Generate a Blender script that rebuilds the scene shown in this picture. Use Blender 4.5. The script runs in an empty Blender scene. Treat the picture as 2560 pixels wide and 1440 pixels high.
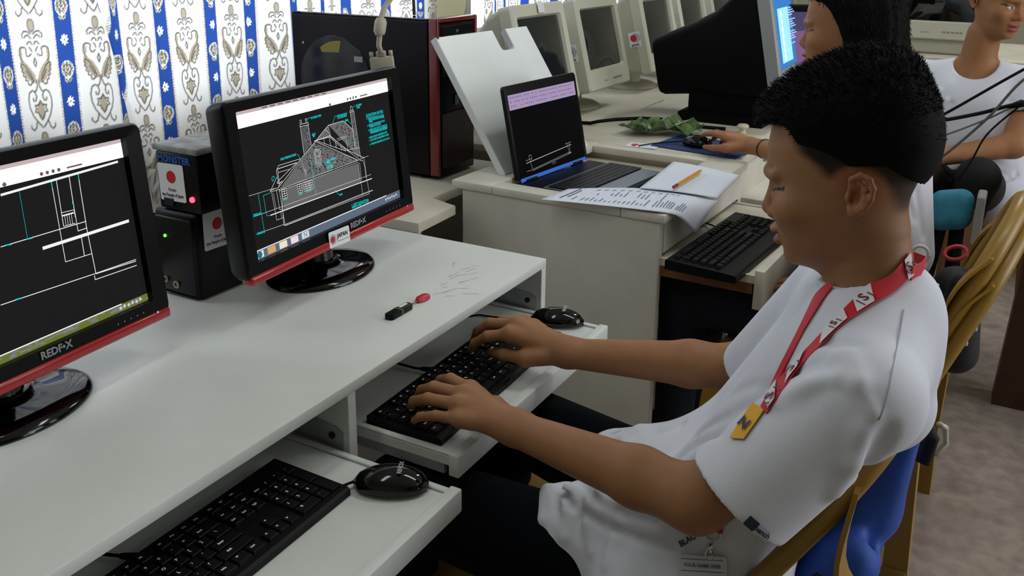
import bpy, bmesh, math, random
import numpy as np
from mathutils import Matrix, Vector
random.seed(4); rng=np.random.default_rng(4)
SC=bpy.context.scene; COL=SC.collection
R=math.radians
# ---------------------------------------------------------------- camera, world, lights, exposure
def make_camera():
    a,b,c=R(28.886),R(16.307),R(.658)
    fw=Vector((-math.sin(a)*math.cos(b),math.cos(a)*math.cos(b),-math.sin(b)))
    r=Vector((math.cos(a),math.sin(a),0)); u=r.cross(fw)
    r2=r*math.cos(c)+u*math.sin(c); u2=-r*math.sin(c)+u*math.cos(c)
    cd=bpy.data.cameras.new('camera'); cam=bpy.data.objects.new('camera',cd); COL.objects.link(cam)
    m=Matrix((r2,u2,-fw)).transposed().to_4x4(); m.translation=Vector((.775,0,1.365)); cam.matrix_world=m
    cd.sensor_width=36; cd.lens=2272.17*36/2560; cd.shift_y=-(720-516.77)/2560; cd.clip_start=.05
    SC.camera=cam
make_camera()
wd=bpy.data.worlds.new('world'); SC.world=wd; wd.use_nodes=True
bg=wd.node_tree.nodes['Background']; bg.inputs[0].default_value=(.80,.90,1.0,1); bg.inputs[1].default_value=2.6
SC.view_settings.view_transform='Standard'; SC.view_settings.look='None'
SC.view_settings.gamma=1; SC.view_settings.use_curve_mapping=False
SC.view_settings.exposure=-.26
def area(name,loc,target,sx,sy,power,col=(1,1,1)):
    l=bpy.data.lights.new(name,'AREA'); l.shape='RECTANGLE'; l.size=sx; l.size_y=sy; l.energy=power; l.color=col
    o=bpy.data.objects.new(name,l); COL.objects.link(o); o.location=loc
    d=Vector(target)-Vector(loc); o.rotation_euler=d.to_track_quat('-Z','Y').to_euler(); return o
area('daylight_behind_curtain',(-1.9,1.65,1.8),(-1.0,1.75,1.15),2.9,1.5,40,(.86,.93,1))
area('daylight_behind_far_curtain',(-1.9,4.3,1.8),(-1.0,4.3,1.15),2.6,1.5,44,(.86,.93,1))
area('daylight_from_doorway',(3.4,2.6,1.75),(0,1.6,.8),2.2,2.0,50,(.97,.97,1))
area('ceiling_tube_front',(.9,1.9,2.9),(.6,1.9,0),.25,1.3,14,(.95,1,.97))
area('ceiling_tube_back',(.6,4.4,2.9),(.6,4.4,0),.25,1.3,26,(.95,1,.97))
area('ceiling_tube_near',(-.2,.2,2.9),(-.2,.2,0),.25,1.3,9,(.95,1,.97))
# ---------------------------------------------------------------- helpers
def lin(h):
    v=[int(h[i:i+2],16)/255 for i in (0,2,4)]
    return tuple(x/12.92 if x<=.04045 else ((x+.055)/1.055)**2.4 for x in v)+(1,)
MATS={}
def mat(name,col,rough=.5,metal=0,spec=.5,noise=0,nscale=20,bump=0,bscale=200,emit=0,attr=None,dirt=None,coat=0,trans=0):
    if name in MATS: return MATS[name]
    m=bpy.data.materials.new(name); m.use_nodes=True; nt=m.node_tree; N=nt.nodes; K=nt.links
    b=N['Principled BSDF']; c=lin(col) if isinstance(col,str) else tuple(col)+(1,)
    b.inputs['Base Color'].default_value=c; b.inputs['Roughness'].default_value=rough; b.inputs['Metallic'].default_value=metal
    b.inputs['Specular IOR Level'].default_value=spec
    if coat: b.inputs['Coat Weight'].default_value=coat; b.inputs['Coat Roughness'].default_value=.04
    if trans: b.inputs['Transmission Weight'].default_value=trans
    tc=N.new('ShaderNodeTexCoord'); src=None
    if attr:
        at=N.new('ShaderNodeAttribute'); at.attribute_name=attr; src=at.outputs['Color']; K.new(src,b.inputs['Base Color'])
    if noise or dirt:
        n=N.new('ShaderNodeTexNoise'); n.inputs['Scale'].default_value=nscale; n.inputs['Detail'].default_value=6
        K.new(tc.outputs['Object'],n.inputs['Vector'])
        mr=N.new('ShaderNodeMapRange'); mr.inputs['From Min'].default_value=.3; mr.inputs['From Max'].default_value=.7
        K.new(n.outputs['Fac'],mr.inputs['Value'])
        mx=N.new('ShaderNodeMix'); mx.data_type='RGBA'
        K.new(mr.outputs['Result'],mx.inputs['Factor'])
        if src is not None:
            hv=N.new('ShaderNodeHueSaturation'); hv.inputs['Value'].default_value=1-noise; K.new(src,hv.inputs['Color'])
            K.new(src,mx.inputs['A']); K.new(hv.outputs['Color'],mx.inputs['B'])
        else:
            mx.inputs['A'].default_value=c
            mx.inputs['B'].default_value=lin(dirt) if dirt else tuple(x*(1-noise) for x in c[:3])+(1,)
        K.new(mx.outputs['Result'],b.inputs['Base Color'])
    if bump:
        n2=N.new('ShaderNodeTexNoise'); n2.inputs['Scale'].default_value=bscale; n2.inputs['Detail'].default_value=3
        K.new(tc.outputs['Object'],n2.inputs['Vector'])
        bp=N.new('ShaderNodeBump'); bp.inputs['Strength'].default_value=bump; bp.inputs['Distance'].default_value=.002
        K.new(n2.outputs['Fac'],bp.inputs['Height']); K.new(bp.outputs['Normal'],b.inputs['Normal'])
    if emit:
        if attr: K.new(src,b.inputs['Emission Color'])
        else: b.inputs['Emission Color'].default_value=c
        b.inputs['Emission Strength'].default_value=emit*1.08
        b.inputs['Base Color'].default_value=(.005,.005,.005,1)
        b.inputs['Specular IOR Level'].default_value=0; b.inputs['Roughness'].default_value=.6
    MATS[name]=m; return m
class MB:
    """collects geometry for ONE mesh object"""
    def __init__(s): s.v=[]; s.f=[]
    def add(s,v,f,M=None):
        o=len(s.v)
        if M is not None: v=[tuple(M@Vector(p)) for p in v]
        s.v+=[tuple(p) for p in v]; s.f+=[tuple(i+o for i in q) for q in f]; return s
    def bm(s,b,M=None):
        b.verts.index_update(); v=[tuple(x.co) for x in b.verts]; f=[tuple(x.index for x in q.verts) for q in b.faces]; b.free(); return s.add(v,f,M)
    def box(s,x0,x1,y0,y1,z0,z1,bev=0,seg=1,M=None):
        b=bmesh.new(); bmesh.ops.create_cube(b,size=1)
        for v in b.verts: v.co=((x0+x1)/2+v.co.x*(x1-x0),(y0+y1)/2+v.co.y*(y1-y0),(z0+z1)/2+v.co.z*(z1-z0))
        if bev: bmesh.ops.bevel(b,geom=b.edges[:],offset=bev,segments=seg,affect='EDGES',profile=.5)
        return s.bm(b,M)
    def prism(s,poly,h0,h1,bev=0,seg=1,M=None):   # poly in xy, extruded along z
        n=len(poly); b=bmesh.new()
        lo=[b.verts.new((x,y,h0)) for x,y in poly]; hi=[b.verts.new((x,y,h1)) for x,y in poly]
        b.faces.new(lo[::-1]); top=b.faces.new(hi)
        for i in range(n): b.faces.new((lo[i],lo[(i+1)%n],hi[(i+1)%n],hi[i]))
        bmesh.ops.recalc_face_normals(b,faces=b.faces[:])
        if bev: bmesh.ops.bevel(b,geom=list(top.edges),offset=bev,segments=seg,affect='EDGES',profile=.5)
        return s.bm(b,M)
    def tube(s,pts,r,n=8,cap=True,M=None,flat=1):
        P=[Vector(p) for p in pts]; rr=r if hasattr(r,'__len__') else [r]*len(P); v=[];f=[]
        up=Vector((0,0,1))
        for i,p in enumerate(P):
            t=(P[min(i+1,len(P)-1)]-P[max(i-1,0)]).normalized()
            if abs(t.dot(up))>.95: up=Vector((1,0,0)) if abs(t.x)<.9 else Vector((0,1,0))
            a=t.cross(up).normalized(); c=a.cross(t); up=c
            for k in range(n):
                an=2*math.pi*k/n; v.append(p+a*math.cos(an)*rr[i]+c*math.sin(an)*rr[i]*flat)
        for i in range(len(P)-1):
            for k in range(n): f.append((i*n+k,i*n+(k+1)%n,(i+1)*n+(k+1)%n,(i+1)*n+k))
        if cap: f.append(tuple(range(n))[::-1]); f.append(tuple(range((len(P)-1)*n,len(P)*n)))
        return s.add(v,f,M)
    def lathe(s,prof,n=24,M=None,sx=1,sy=1):      # prof: (r,z) list
        v=[];f=[]
        for r,z in prof:
            for k in range(n): a=2*math.pi*k/n; v.append((r*math.cos(a)*sx,r*math.sin(a)*sy,z))
        m=len(prof)
        for i in range(m-1):
            for k in range(n): f.append((i*n+k,i*n+(k+1)%n,(i+1)*n+(k+1)%n,(i+1)*n+k))
        f.append(tuple(range(n))[::-1]); f.append(tuple(range((m-1)*n,m*n)))
        return s.add(v,f,M)
    def grid(s,G,thick=0,nrm=None,M=None):        # G[i][j] points; optional sheet thickness
        a=len(G);b=len(G[0]); v=[p for row in G for p in row]
        f=[(i*b+j,i*b+j+1,(i+1)*b+j+1,(i+1)*b+j) for i in range(a-1) for j in range(b-1)]
        if thick:
            A=np.array(G,float); du=np.gradient(A,axis=0); dv=np.gradient(A,axis=1); nn=np.cross(du,dv); nn/=np.linalg.norm(nn,axis=2,keepdims=True)+1e-12
            B=A-nn*thick; o=a*b; v+= [tuple(p) for row in B for p in row]
            f+=[tuple(o+i for i in q[::-1]) for q in f]
            ring=[(0,j) for j in range(b)]+[(i,b-1) for i in range(1,a)]+[(a-1,j) for j in range(b-2,-1,-1)]+[(i,0) for i in range(a-2,0,-1)]
            ix=[i*b+j for i,j in ring]; m=len(ix)
            f+=[(ix[k],o+ix[k],o+ix[(k+1)%m],ix[(k+1)%m]) for k in range(m)]
        return s.add(v,f,M)
    def loft(s,secs,M=None):                       # closed sections with equal counts
        n=len(secs[0]); v=[p for q in secs for p in q]; m=len(secs)
        f=[(i*n+k,i*n+(k+1)%n,(i+1)*n+(k+1)%n,(i+1)*n+k) for i in range(m-1) for k in range(n)]
        f.append(tuple(range(n))[::-1]); f.append(tuple(range((m-1)*n,m*n)))
        return s.add(v,f,M)
    def mesh(s,name,m,smooth=False):
        me=bpy.data.meshes.new(name); me.from_pydata(s.v,[],s.f); me.update()
        b=bmesh.new(); b.from_mesh(me); bmesh.ops.recalc_face_normals(b,faces=b.faces[:]); b.to_mesh(me); b.free()
        if m: me.materials.append(m)
        if smooth:
            me.polygons.foreach_set('use_smooth',[True]*len(me.polygons))
            if smooth is not True: me.set_sharp_from_angle(angle=R(smooth))
        return me
    def obj(s,name,m,parent=None,smooth=False,label=None,flip=False): return put(s.mesh(name,m,smooth),name,parent,label)
def put(me,name,parent=None,label=None,M=None):
    o=bpy.data.objects.new(name,me); COL.objects.link(o)
    if parent: o.parent=parent
    if M is not None: o.matrix_local=M
    if label: o['label']=label
    return o
def tag(o,label,cat,group=None):
    o['label']=label; o['category']=cat
    if group: o['group']=group
    return o
def thing(name,label,cat,loc=(0,0,0),rot=(0,0,0),group=None):
    o=bpy.data.objects.new(name,None); COL.objects.link(o); o.location=loc; o.rotation_euler=rot; o.empty_display_size=.05
    return tag(o,label,cat,group)
def struct(o): o['kind']='structure'; return o
def stuff(o): o['kind']='stuff'; return o
def kids(o): return [c for c in COL.objects if c.parent==o]
def copy_tree(o,parent=None):
    c=o.copy(); COL.objects.link(c)
    if parent: c.parent=parent
    for ch in kids(o): copy_tree(ch,c)
    return c
def poseM(p):  # local x = front normal, y = right as the user sees it, z = up
    return Matrix.Translation(p[:3])@Matrix.Rotation(p[3],4,'Z')@Matrix.Rotation(p[4],4,'Y')@Matrix.Rotation(p[5],4,'X')
TXYZ=Matrix(((0,0,1,0),(1,0,0,0),(0,1,0,0),(0,0,0,1)))   # text plane -> faces +x, reads along +y, up +z
def text_geo(s,size,align='LEFT',depth=0,bold=0,width=None):
    cu=bpy.data.curves.new('lettering','FONT'); cu.body=s; cu.size=size; cu.align_x=align; cu.align_y='CENTER'; cu.resolution_u=2; cu.extrude=depth; cu.offset=bold
    o=bpy.data.objects.new('lettering',cu); me=o.to_mesh()
    v=[tuple(x.co) for x in me.vertices]; f=[tuple(p.vertices) for p in me.polygons]; o.to_mesh_clear()
    bpy.data.objects.remove(o); bpy.data.curves.remove(cu)
    if width and v:
        w=max(p[0] for p in v)-min(p[0] for p in v)
        if w>0: k=width/w; v=[(p[0]*k,p[1],p[2]) for p in v]
    return v,f
def segs(mb,pts,w,x=0):   # flat polyline in the yz plane at x
    for (a,b),(c,d) in zip(pts[:-1],pts[1:]):
        L=math.hypot(c-a,d-b) or 1e-6; ny,nz=-(d-b)/L*w/2,(c-a)/L*w/2
        mb.add([(x,a+ny,b+nz),(x,a-ny,b-nz),(x,c-ny,d-nz),(x,c+ny,d+nz)],[(0,1,2,3)])
def quad(mb,q,x): mb.add([(x,a,b) for a,b in q],[tuple(range(len(q)))])
def disc(mb,cy,cz,r,x,n=20): mb.add([(x,cy+r*math.cos(2*math.pi*k/n),cz+r*math.sin(2*math.pi*k/n)) for k in range(n)],[tuple(range(n))])
# ---- signed-distance modelling: smooth unions meshed with sparse surface nets
def v3(*a): return np.array(a,float)
def cone(a,b,ra,rb):
    a=np.array(a,float);b=np.array(b,float);ba=b-a;L=ba@ba+1e-12
    def f(p):
        q=p-a; t=np.clip(q@ba/L,0,1); return np.linalg.norm(q-t[:,None]*ba,axis=1)-(ra+(rb-ra)*t)
    return f
def ell(c,r,M=None):
    c=np.array(c,float);r=np.array(r,float)
    def f(p):
        q=p-c
        if M is not None: q=q@M
        k=np.linalg.norm(q/r,axis=1); k2=np.linalg.norm(q/r**2,axis=1)+1e-9; return k*(k-1)/k2
    return f
def chain(pts,rad): return [cone(pts[i],pts[i+1],rad[i],rad[i+1]) for i in range(len(pts)-1)]
def evalp(pr,p):
    d=np.full(len(p),1e3)
    for op,k,f in pr:
        e=f(p)
        if op=='u':
            if k>0: h=np.clip(.5+.5*(e-d)/k,0,1); d=e+(d-e)*h-k*h*(1-h)
            else: d=np.minimum(d,e)
            # (large d falls straight through to e)
        else:
            if k>0: h=np.clip(.5-.5*(d+e)/k,0,1); d=d+(-e-d)*h+k*h*(1-h)
            else: d=np.maximum(d,-e)
    return d
def surfnet(pr,lo,hi,h):
    lo=np.array(lo,float);hi=np.array(hi,float); B=8;S=4; W=h*B*S
    ns=np.ceil((hi-lo)/W).astype(int); NX,NY,NZ=ns*B*S
    g=np.stack(np.meshgrid(*[np.arange(n) for n in ns],indexing='ij'),-1).reshape(-1,3)
    cen=lo+(g+.5)*W; rad=W*.866
    keep=np.abs(evalp(pr,cen))<rad*1.7+.02; g=g[keep];cen=cen[keep]
    if len(g)==0: return np.zeros((0,3)),[]
    D=np.stack([f(cen) for _,_,f in pr],1)
    bo=np.stack(np.meshgrid(*[np.arange(S)]*3,indexing='ij'),-1).reshape(-1,3)
    co=np.stack(np.meshgrid(*[np.arange(B+1)]*3,indexing='ij'),-1).reshape(-1,3)
    ids=[];pos=[];eds=[[],[],[]]
    for i in range(len(g)):
        act=[pr[j] for j in range(len(pr)) if D[i,j]<rad*1.5+.05]
        if not any(a[0]=='u' for a in act): continue
        b0=(g[i]*S+bo)*B
        d=evalp(act,lo+(b0+B/2)*h); b0=b0[np.abs(d)<h*B*.866*1.8+.004]
        if len(b0)==0: continue
        idx=b0[:,None,:]+co[None]; V=evalp(act,(lo+idx*h).reshape(-1,3)).reshape(-1,B+1,B+1,B+1)
        I=V<0; sl=[slice(0,B),slice(1,B+1)]
        cor=[(a,b,c) for a in (0,1) for b in (0,1) for c in (0,1)]
        cnt=sum(I[:,sl[a],sl[b],sl[c]].astype(np.int8) for a,b,c in cor)
        n,x,y,z=np.nonzero((cnt>0)&(cnt<8))
        if len(n)==0: continue
        gc=b0[n]+np.stack([x,y,z],1); gid=(gc[:,0].astype(np.int64)*NY+gc[:,1])*NZ+gc[:,2]
        cv={c:V[n,x+c[0],y+c[1],z+c[2]] for c in cor}
        acc=np.zeros((len(n),3));ct=np.zeros(len(n))
        for c in cor:
            for ax in range(3):
                if c[ax]==0:
                    c2=list(c);c2[ax]=1;c2=tuple(c2); a=cv[c];b=cv[c2]; m=(a<0)!=(b<0)
                    t=np.where(m,a/np.where(m,a-b,1),0); p=np.array(c,float)[None]+np.eye(3)[ax]*t[:,None]
                    acc+=p*m[:,None];ct+=m
        ids.append(gid);pos.append(lo+(gc+acc/ct[:,None])*h)
        for ax in range(3):
            c2=[0,0,0];c2[ax]=1; a=cv[(0,0,0)]<0;b=cv[tuple(c2)]<0; m=a!=b
            eds[ax].append(np.stack([gid[m],a[m].astype(np.int64)],1))
    ids=np.concatenate(ids);pos=np.concatenate(pos); o=np.argsort(ids);ids=ids[o];pos=pos[o]
    st=(NY*NZ,NZ,1); F=[]
    for ax in range(3):
        e=np.concatenate(eds[ax]); u,v=st[(ax+1)%3],st[(ax+2)%3]
        q=np.stack([e[:,0],e[:,0]-u,e[:,0]-u-v,e[:,0]-v],1)
        k=np.clip(np.searchsorted(ids,q),0,len(ids)-1); ok=(ids[k]==q).all(1)
        k=k[ok]; fl=e[ok,1]==0; k[fl]=k[fl][:,::-1]; F.append(k)
    return pos,np.concatenate(F)
def grad(pr,p,e=.001):
    return np.stack([evalp(pr,p+np.eye(3)[a]*e)-evalp(pr,p-np.eye(3)[a]*e) for a in range(3)],1)/(2*e)
def push(pr,p,d,n=6):   # move points to distance d outside a surface
    p=np.array(p,float)
    for _ in range(n):
        g=grad(pr,p); g/=np.linalg.norm(g,axis=1,keepdims=True)+1e-9; p=p+g*(d-evalp(pr,p))[:,None]
    return p
def sdf_obj(name,pr,lo,hi,h,m,parent=None,cols=None,smooth_it=1):
    P,F=surfnet(pr,lo,hi,h)
    for _ in range(smooth_it):
        e=np.concatenate([F[:,[0,1]],F[:,[1,2]],F[:,[2,3]],F[:,[3,0]]]); s=np.zeros_like(P);c=np.zeros(len(P))
        np.add.at(s,e[:,0],P[e[:,1]]);np.add.at(s,e[:,1],P[e[:,0]]);np.add.at(c,e[:,0],1);np.add.at(c,e[:,1],1)
        P=P*.5+s/np.maximum(c,1)[:,None]*.5
    me=bpy.data.meshes.new(name); me.vertices.add(len(P)); me.vertices.foreach_set('co',P.astype(np.float32).ravel())
    me.loops.add(len(F)*4); me.loops.foreach_set('vertex_index',F.astype(np.int32).ravel())
    me.polygons.add(len(F)); me.polygons.foreach_set('loop_start',np.arange(0,len(F)*4,4,dtype=np.int32))
    me.polygons.foreach_set('use_smooth',[True]*len(F)); me.update(calc_edges=True); me.validate()
    if cols is not None:
        a=me.color_attributes.new('Col','FLOAT_COLOR','POINT'); c=np.ones((len(P),4),np.float32); c[:,:3]=cols(P); a.data.foreach_set('color',c.ravel())
    me.materials.append(m); o=put(me,name,parent); return o,P
CAM=np.array((.775,0,1.365)); CR=np.array(SC.camera.matrix_world.to_3x3())
def sight(x,y): return CR@np.array(((x-1280)/2272.17,-(y-516.77)/2272.17,-1.0))
def cast(pr,pts,off=0.0,t0=.5):   # where lines of sight meet a modelled surface, lifted off it by off
    D=np.array([sight(*q) for q in pts]); D/=np.linalg.norm(D,axis=1,keepdims=True); t=np.full(len(D),t0)
    for _ in range(70): t+=np.clip(evalp(pr,CAM+D*t[:,None])*.8,-.02,.06)
    return push(pr,CAM+D*t[:,None],off,4)
def sstep(a,b,x): t=np.clip((x-a)/(b-a),0,1); return t*t*(3-2*t)
# ---- drawing data traced from image pixels, converted to millimetres on each screen
M1_WHITE=[
(0.9,[(-60.4,76.8),(-38.3,75.8)]),
(0.9,[(-62.4,73.0),(-37.8,72.1)]),
(0.8,[(-61.6,77.0),(-61.6,72.9)]),
(0.8,[(-38.3,75.8),(-37.8,72.1)]),
(0.8,[(-61.2,72.8),(-61.5,23.4)]),
(0.8,[(-39.2,71.8),(-38.4,36.1)]),
(0.8,[(-60.4,76.8),(-60.1,83.8),(-56.4,83.7),(-56.5,76.9)]),
(0.8,[(-44.7,76.3),(-45.3,83.8),(-41.4,83.7),(-41.3,76.3)]),
(1.0,[(-142.1,-19.3),(-72.2,17.3),(-29.6,38.1),(5.9,56.5),(17.7,61.9),(62.4,62.3),(90.0,40.1)]),
(0.8,[(5.9,56.5),(21.2,40.0),(65.1,4.5),(96.7,-17.2)]),
(1.0,[(-28.9,41.3),(16.9,42.2),(65.4,5.6),(113.9,-18.6)]),
(1.0,[(-28.9,41.3),(16.9,19.1),(91.4,-17.9)]),
(0.8,[(-24.4,41.3),(15.6,40.2),(59.3,5.6),(-24.4,41.3)]),
(0.8,[(-1.8,41.4),(-0.5,29.7)]),
(0.8,[(14.3,40.7),(16.2,22.7)]),
(0.8,[(30.8,28.9),(32.0,15.8)]),
(0.8,[(45.5,17.9),(46.3,9.7)]),
(1.0,[(-138.7,-21.5),(91.1,-19.1),(115.1,-17.9)]),
(0.7,[(-139.2,-24.1),(93.0,-22.6)]),
(0.7,[(65.5,6.5),(103.5,3.6)]),
(0.7,[(36.4,32.8),(65.0,33.5),(65.5,6.5)]),
(0.7,[(38.2,29.6),(62.8,30.3)]),
(0.9,[(85.7,77.1),(99.4,76.8)]),
(0.9,[(84.3,74.7),(99.9,74.4)]),
(0.8,[(87.3,74.8),(89.0,4.3)]),
(0.8,[(98.9,74.5),(102.2,-16.2)]),
(0.8,[(89.8,77.1),(89.8,84.8),(94.8,84.6),(95.3,76.9)]),
(0.8,[(-132.2,-24.8),(-139.4,-83.9)]),
(0.8,[(91.6,-24.7),(92.7,-61.6)]),
(0.7,[(97.0,-23.7),(96.2,-60.0)]),
(0.8,[(98.7,-20.7),(108.8,-22.8),(112.2,-38.5),(111.6,-57.9)]),
(0.7,[(113.6,-20.1),(113.8,-57.8)]),
(2.2,[(-168.2,-58.5),(130.7,-63.3)]),
(0.7,[(-205.9,-50.6),(129.6,-55.0)]),
(0.7,[(-136.4,-84.8),(130.0,-87.1)]),
(0.7,[(-136.0,-83.0),(128.0,-85.7)]),
(0.7,[(-137.7,-85.3),(117.2,-90.4)]),
(0.7,[(-188.3,-80.5),(-135.9,-82.7)]),
(0.6,[(-211.6,-14.6),(-149.3,-16.5)]),
(0.6,[(109.8,-17.8),(128.7,-17.6)]),
(0.7,[(93.8,-61.3),(94.9,-88.0)]),
(0.7,[(113.6,-58.7),(116.7,-90.3)]),
(0.9,[(-33.0,21.8),(-30.5,25.0),(-24.1,25.7),(-18.2,23.7),(-16.1,20.7),(-16.9,-0.6),(-33.1,-0.0),(-33.0,21.8)]),
(0.7,[(-29.7,20.6),(-25.6,23.2),(-20.5,21.6),(-19.5,17.7),(-20.0,2.0),(-29.9,2.4),(-29.7,20.6)]),
(0.6,[(-23.0,22.6),(-24.5,2.1)]),
(0.6,[(-30.4,12.8),(-18.8,12.4)]),
(0.8,[(-131.9,-23.2),(-120.3,-23.6),(-120.0,-39.3),(-131.7,-39.1),(-131.9,-23.2)]),
(0.8,[(-90.8,-24.4),(-79.4,-24.9),(-79.5,-39.5),(-90.1,-39.1),(-90.8,-24.4)]),
(0.9,[(-74.7,-24.9),(-49.1,-25.3),(-48.8,-40.8),(-73.6,-39.9),(-74.7,-24.9)]),
(0.9,[(-66.2,-25.2),(-65.8,-39.8)]),
(0.9,[(-57.9,-25.5),(-57.6,-40.4)]),
]
M1_WHITE_LEFT=[
(0.9,[(-160.4,-19.7),(-138.9,0.6)]),
(0.9,[(-138.0,11.4),(-130.4,18.6),(-73.6,18.2)]),
(0.9,[(-138.0,11.4),(-136.9,-11.1)]),
(0.8,[(-134.2,13.9),(-135.1,-11.5)]),
(1.3,[(-134.2,13.5),(-83.4,13.6)]),
(0.8,[(-134.7,7.2),(-104.1,6.6)]),
(0.9,[(-140.9,-8.8),(-132.8,-5.1),(-83.4,13.6)]),
(0.9,[(-139.3,-18.0),(-134.2,-11.7),(-126.3,-9.2)]),
(0.8,[(-140.9,-8.8),(-137.9,-11.5),(-126.3,-9.2)]),
(0.9,[(-160.2,-18.5),(-142.7,-17.2)]),
(0.8,[(-159.7,-20.5),(-136.3,-21.2)]),
(0.7,[(-157.2,-21.1),(-154.7,-70.5),(-136.8,-70.7)]),
(0.6,[(-153.2,-23.3),(-152.0,-51.3)]),
(0.8,[(-144.8,-19.8),(-143.6,-54.8),(-136.5,-56.1)]),
(0.8,[(-137.5,-20.9),(-136.2,-85.1)]),
(0.6,[(-141.9,-59.7),(-141.3,-69.7)]),
]
M2_WHITE=[
(5,[(21.7,85.8),(210.6,90.9)]),
(1.6,[(7.4,22.1),(94.9,21.3),(139.1,20.9)]),
(1.4,[(96.7,86.6),(94.9,-24.4),(139.2,-25.8)]),
(1.6,[(125.4,87.7),(123.2,31.0)]),
(1.6,[(140.2,87.2),(137.8,11.4)]),
(1.6,[(123.3,11.2),(138.7,11.6)]),
(1.4,[(104.7,86.4),(102.4,23.4)]),
(1.4,[(123.9,41.2),(123.3,11.2)]),
(1.2,[(103.4,42.2),(123.9,41.2)]),
(1.2,[(102.4,23.4),(121.4,22.8)]),
(7,[(64.9,3.4),(211.6,2.6)]),
(1.6,[(137.8,11.4),(139.2,-54.9)]),
(1.6,[(126.7,2.2),(126.0,-25.1)]),
(1.6,[(-8.7,-49.6),(19.1,-50.5),(139.2,-54.9),(212.2,-56.6)]),
(1.6,[(139.0,-55.5),(211.7,-59.1)]),
(1.6,[(136.2,-56.8),(136.0,-63.2),(211.7,-65.5)]),
(0.9,[(107.0,36.9),(106.4,23.7)]),
(0.9,[(110.6,37.0),(109.9,23.4)]),
(0.9,[(114.1,36.8),(113.5,23.5)]),
(0.9,[(117.7,36.9),(117.1,23.3)]),
(3,[(103.6,37.8),(122.3,37.5)]),
]
LAP_WHITE=[
(2,[(-134.1,-86.6),(99.3,-75.3)]),
(0.9,[(-135.2,-79.4),(-104.5,-78.3)]),
(0.9,[(-118.8,-70.0),(-110.8,-98.7),(-109.7,-110.8),(89.8,-98.7)]),
(0.9,[(-106.6,-107.4),(86.9,-95.0)]),
(0.9,[(75.6,-66.2),(85.7,-100.1)]),
(0.9,[(90.2,-66.6),(87.6,-98.4)]),
(0.9,[(-137.6,-108.3),(-113.7,-108.0)]),
(0.9,[(67.6,-68.8),(101.0,-68.4)]),
(0.9,[(78.7,-98.0),(97.7,-96.9)]),
(0.9,[(-118.2,-68.2),(-106.2,-68.4),(-106.9,-81.8)]),
]
M1_CYAN=[
(0.7,[(-189.8,-14.4),(-188.3,-80.5)]),
(0.7,[(-178.0,-21.9),(-177.4,-56.7)]),
(0.7,[(-46.0,23.0),(-43.9,-51.8)]),
(0.8,[(-198.6,-50.8),(-209.5,-50.4)]),
(0.8,[(-188.3,-80.5),(-208.1,-80.4)]),
(0.8,[(-80.0,28.0),(-76.4,25.0),(-72.4,14.3)]),
(0.8,[(-42.5,80.6),(-36.6,83.8),(-29.7,83.5)]),
(0.8,[(30.8,63.7),(38.7,74.5),(44.8,74.1)]),
(0.8,[(96.8,81.7),(104.0,84.5)]),
(0.8,[(10.9,-56.9),(20.5,-69.2),(22.9,-69.5)]),
(0.8,[(-11.3,-20.1),(-4.4,-11.5)]),
(0.7,[(-178.0,-21.9),(-161.3,-21.8)]),
(0.7,[(-177.5,-57.2),(-169.2,-57.6)]),
(0.9,[(-152.5,1.1),(-148.7,4.2),(-144.5,1.9),(-151.4,-4.5),(-152.5,1.1)]),
(0.7,[(-14.8,0.9),(-2.1,-4.7),(26.5,-8.4)]),
(0.7,[(68.6,63.9),(76.5,61.1),(84.8,52.4)]),
(0.7,[(62.7,17.5),(95.8,17.3)]),
(0.7,[(26.3,18.7),(34.3,22.4)]),
]
M2_CYAN=[
(1.4,[(96.7,86.6),(96.2,77.7)]),
(1.4,[(140.2,87.2),(139.5,78.8)]),
(1.8,[(14.3,22.4),(22.8,21.2)]),
(1.8,[(44.2,21.7),(53.2,21.1)]),
(1.4,[(122.6,51.8),(124.4,46.9)]),
(2,[(12.1,-49.7),(20.5,-50.6)]),
(0.5,[(47.9,86.1),(46.0,21.5)]),
]
M1_ROOF=[[(-134.2,-19.4),(-71.1,16.2),(-62.0,-11.5),(-64.0,-20.9)],[(-71.1,16.2),(-29.6,38.1),(93.9,-18.4),(-63.7,-19.6)],[(-24.4,41.3),(5.8,55.7),(18.5,61.2),(21.2,40.0)],[(18.5,61.2),(62.2,61.7),(92.1,37.6),(97.1,-15.1)],[(-134.2,-19.4),(-93.3,1.1),(-60.3,-3.4),(-64.0,-20.9)]]
M1_WALL=[[(-130.5,-24.4),(91.6,-24.7),(92.8,-61.0),(-133.1,-58.5)]]
M1_CHIM=[[(-61.2,72.8),(-39.2,71.8),(-38.4,36.1),(-61.5,23.4)],[(87.7,74.2),(98.8,73.9),(102.2,-16.2),(90.5,4.0)]]
M1_BARS=[[(-222.5,116.8),(222.8,121.3),(220.3,95.9),(-224.3,94.1)],[(-222.0,-103.6),(222.4,-112.6),(222.5,-125.2),(-222.7,-119.5)]]
M2_BARS=[[(30.1,123.2),(220.0,123.5),(219.3,95.7),(23.6,94.2)],[(-23.0,-113.1),(222.0,-112.2),(221.3,-122.4),(-25.1,-122.2)]]
LAP_BARS=[[(-159.0,95.7),(166.6,104.3),(164.9,66.7),(-165.5,53.4)],[(-181.5,-129.5),(166.2,-116.3),(165.6,-129.6),(-180.3,-136.1)]]
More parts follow.
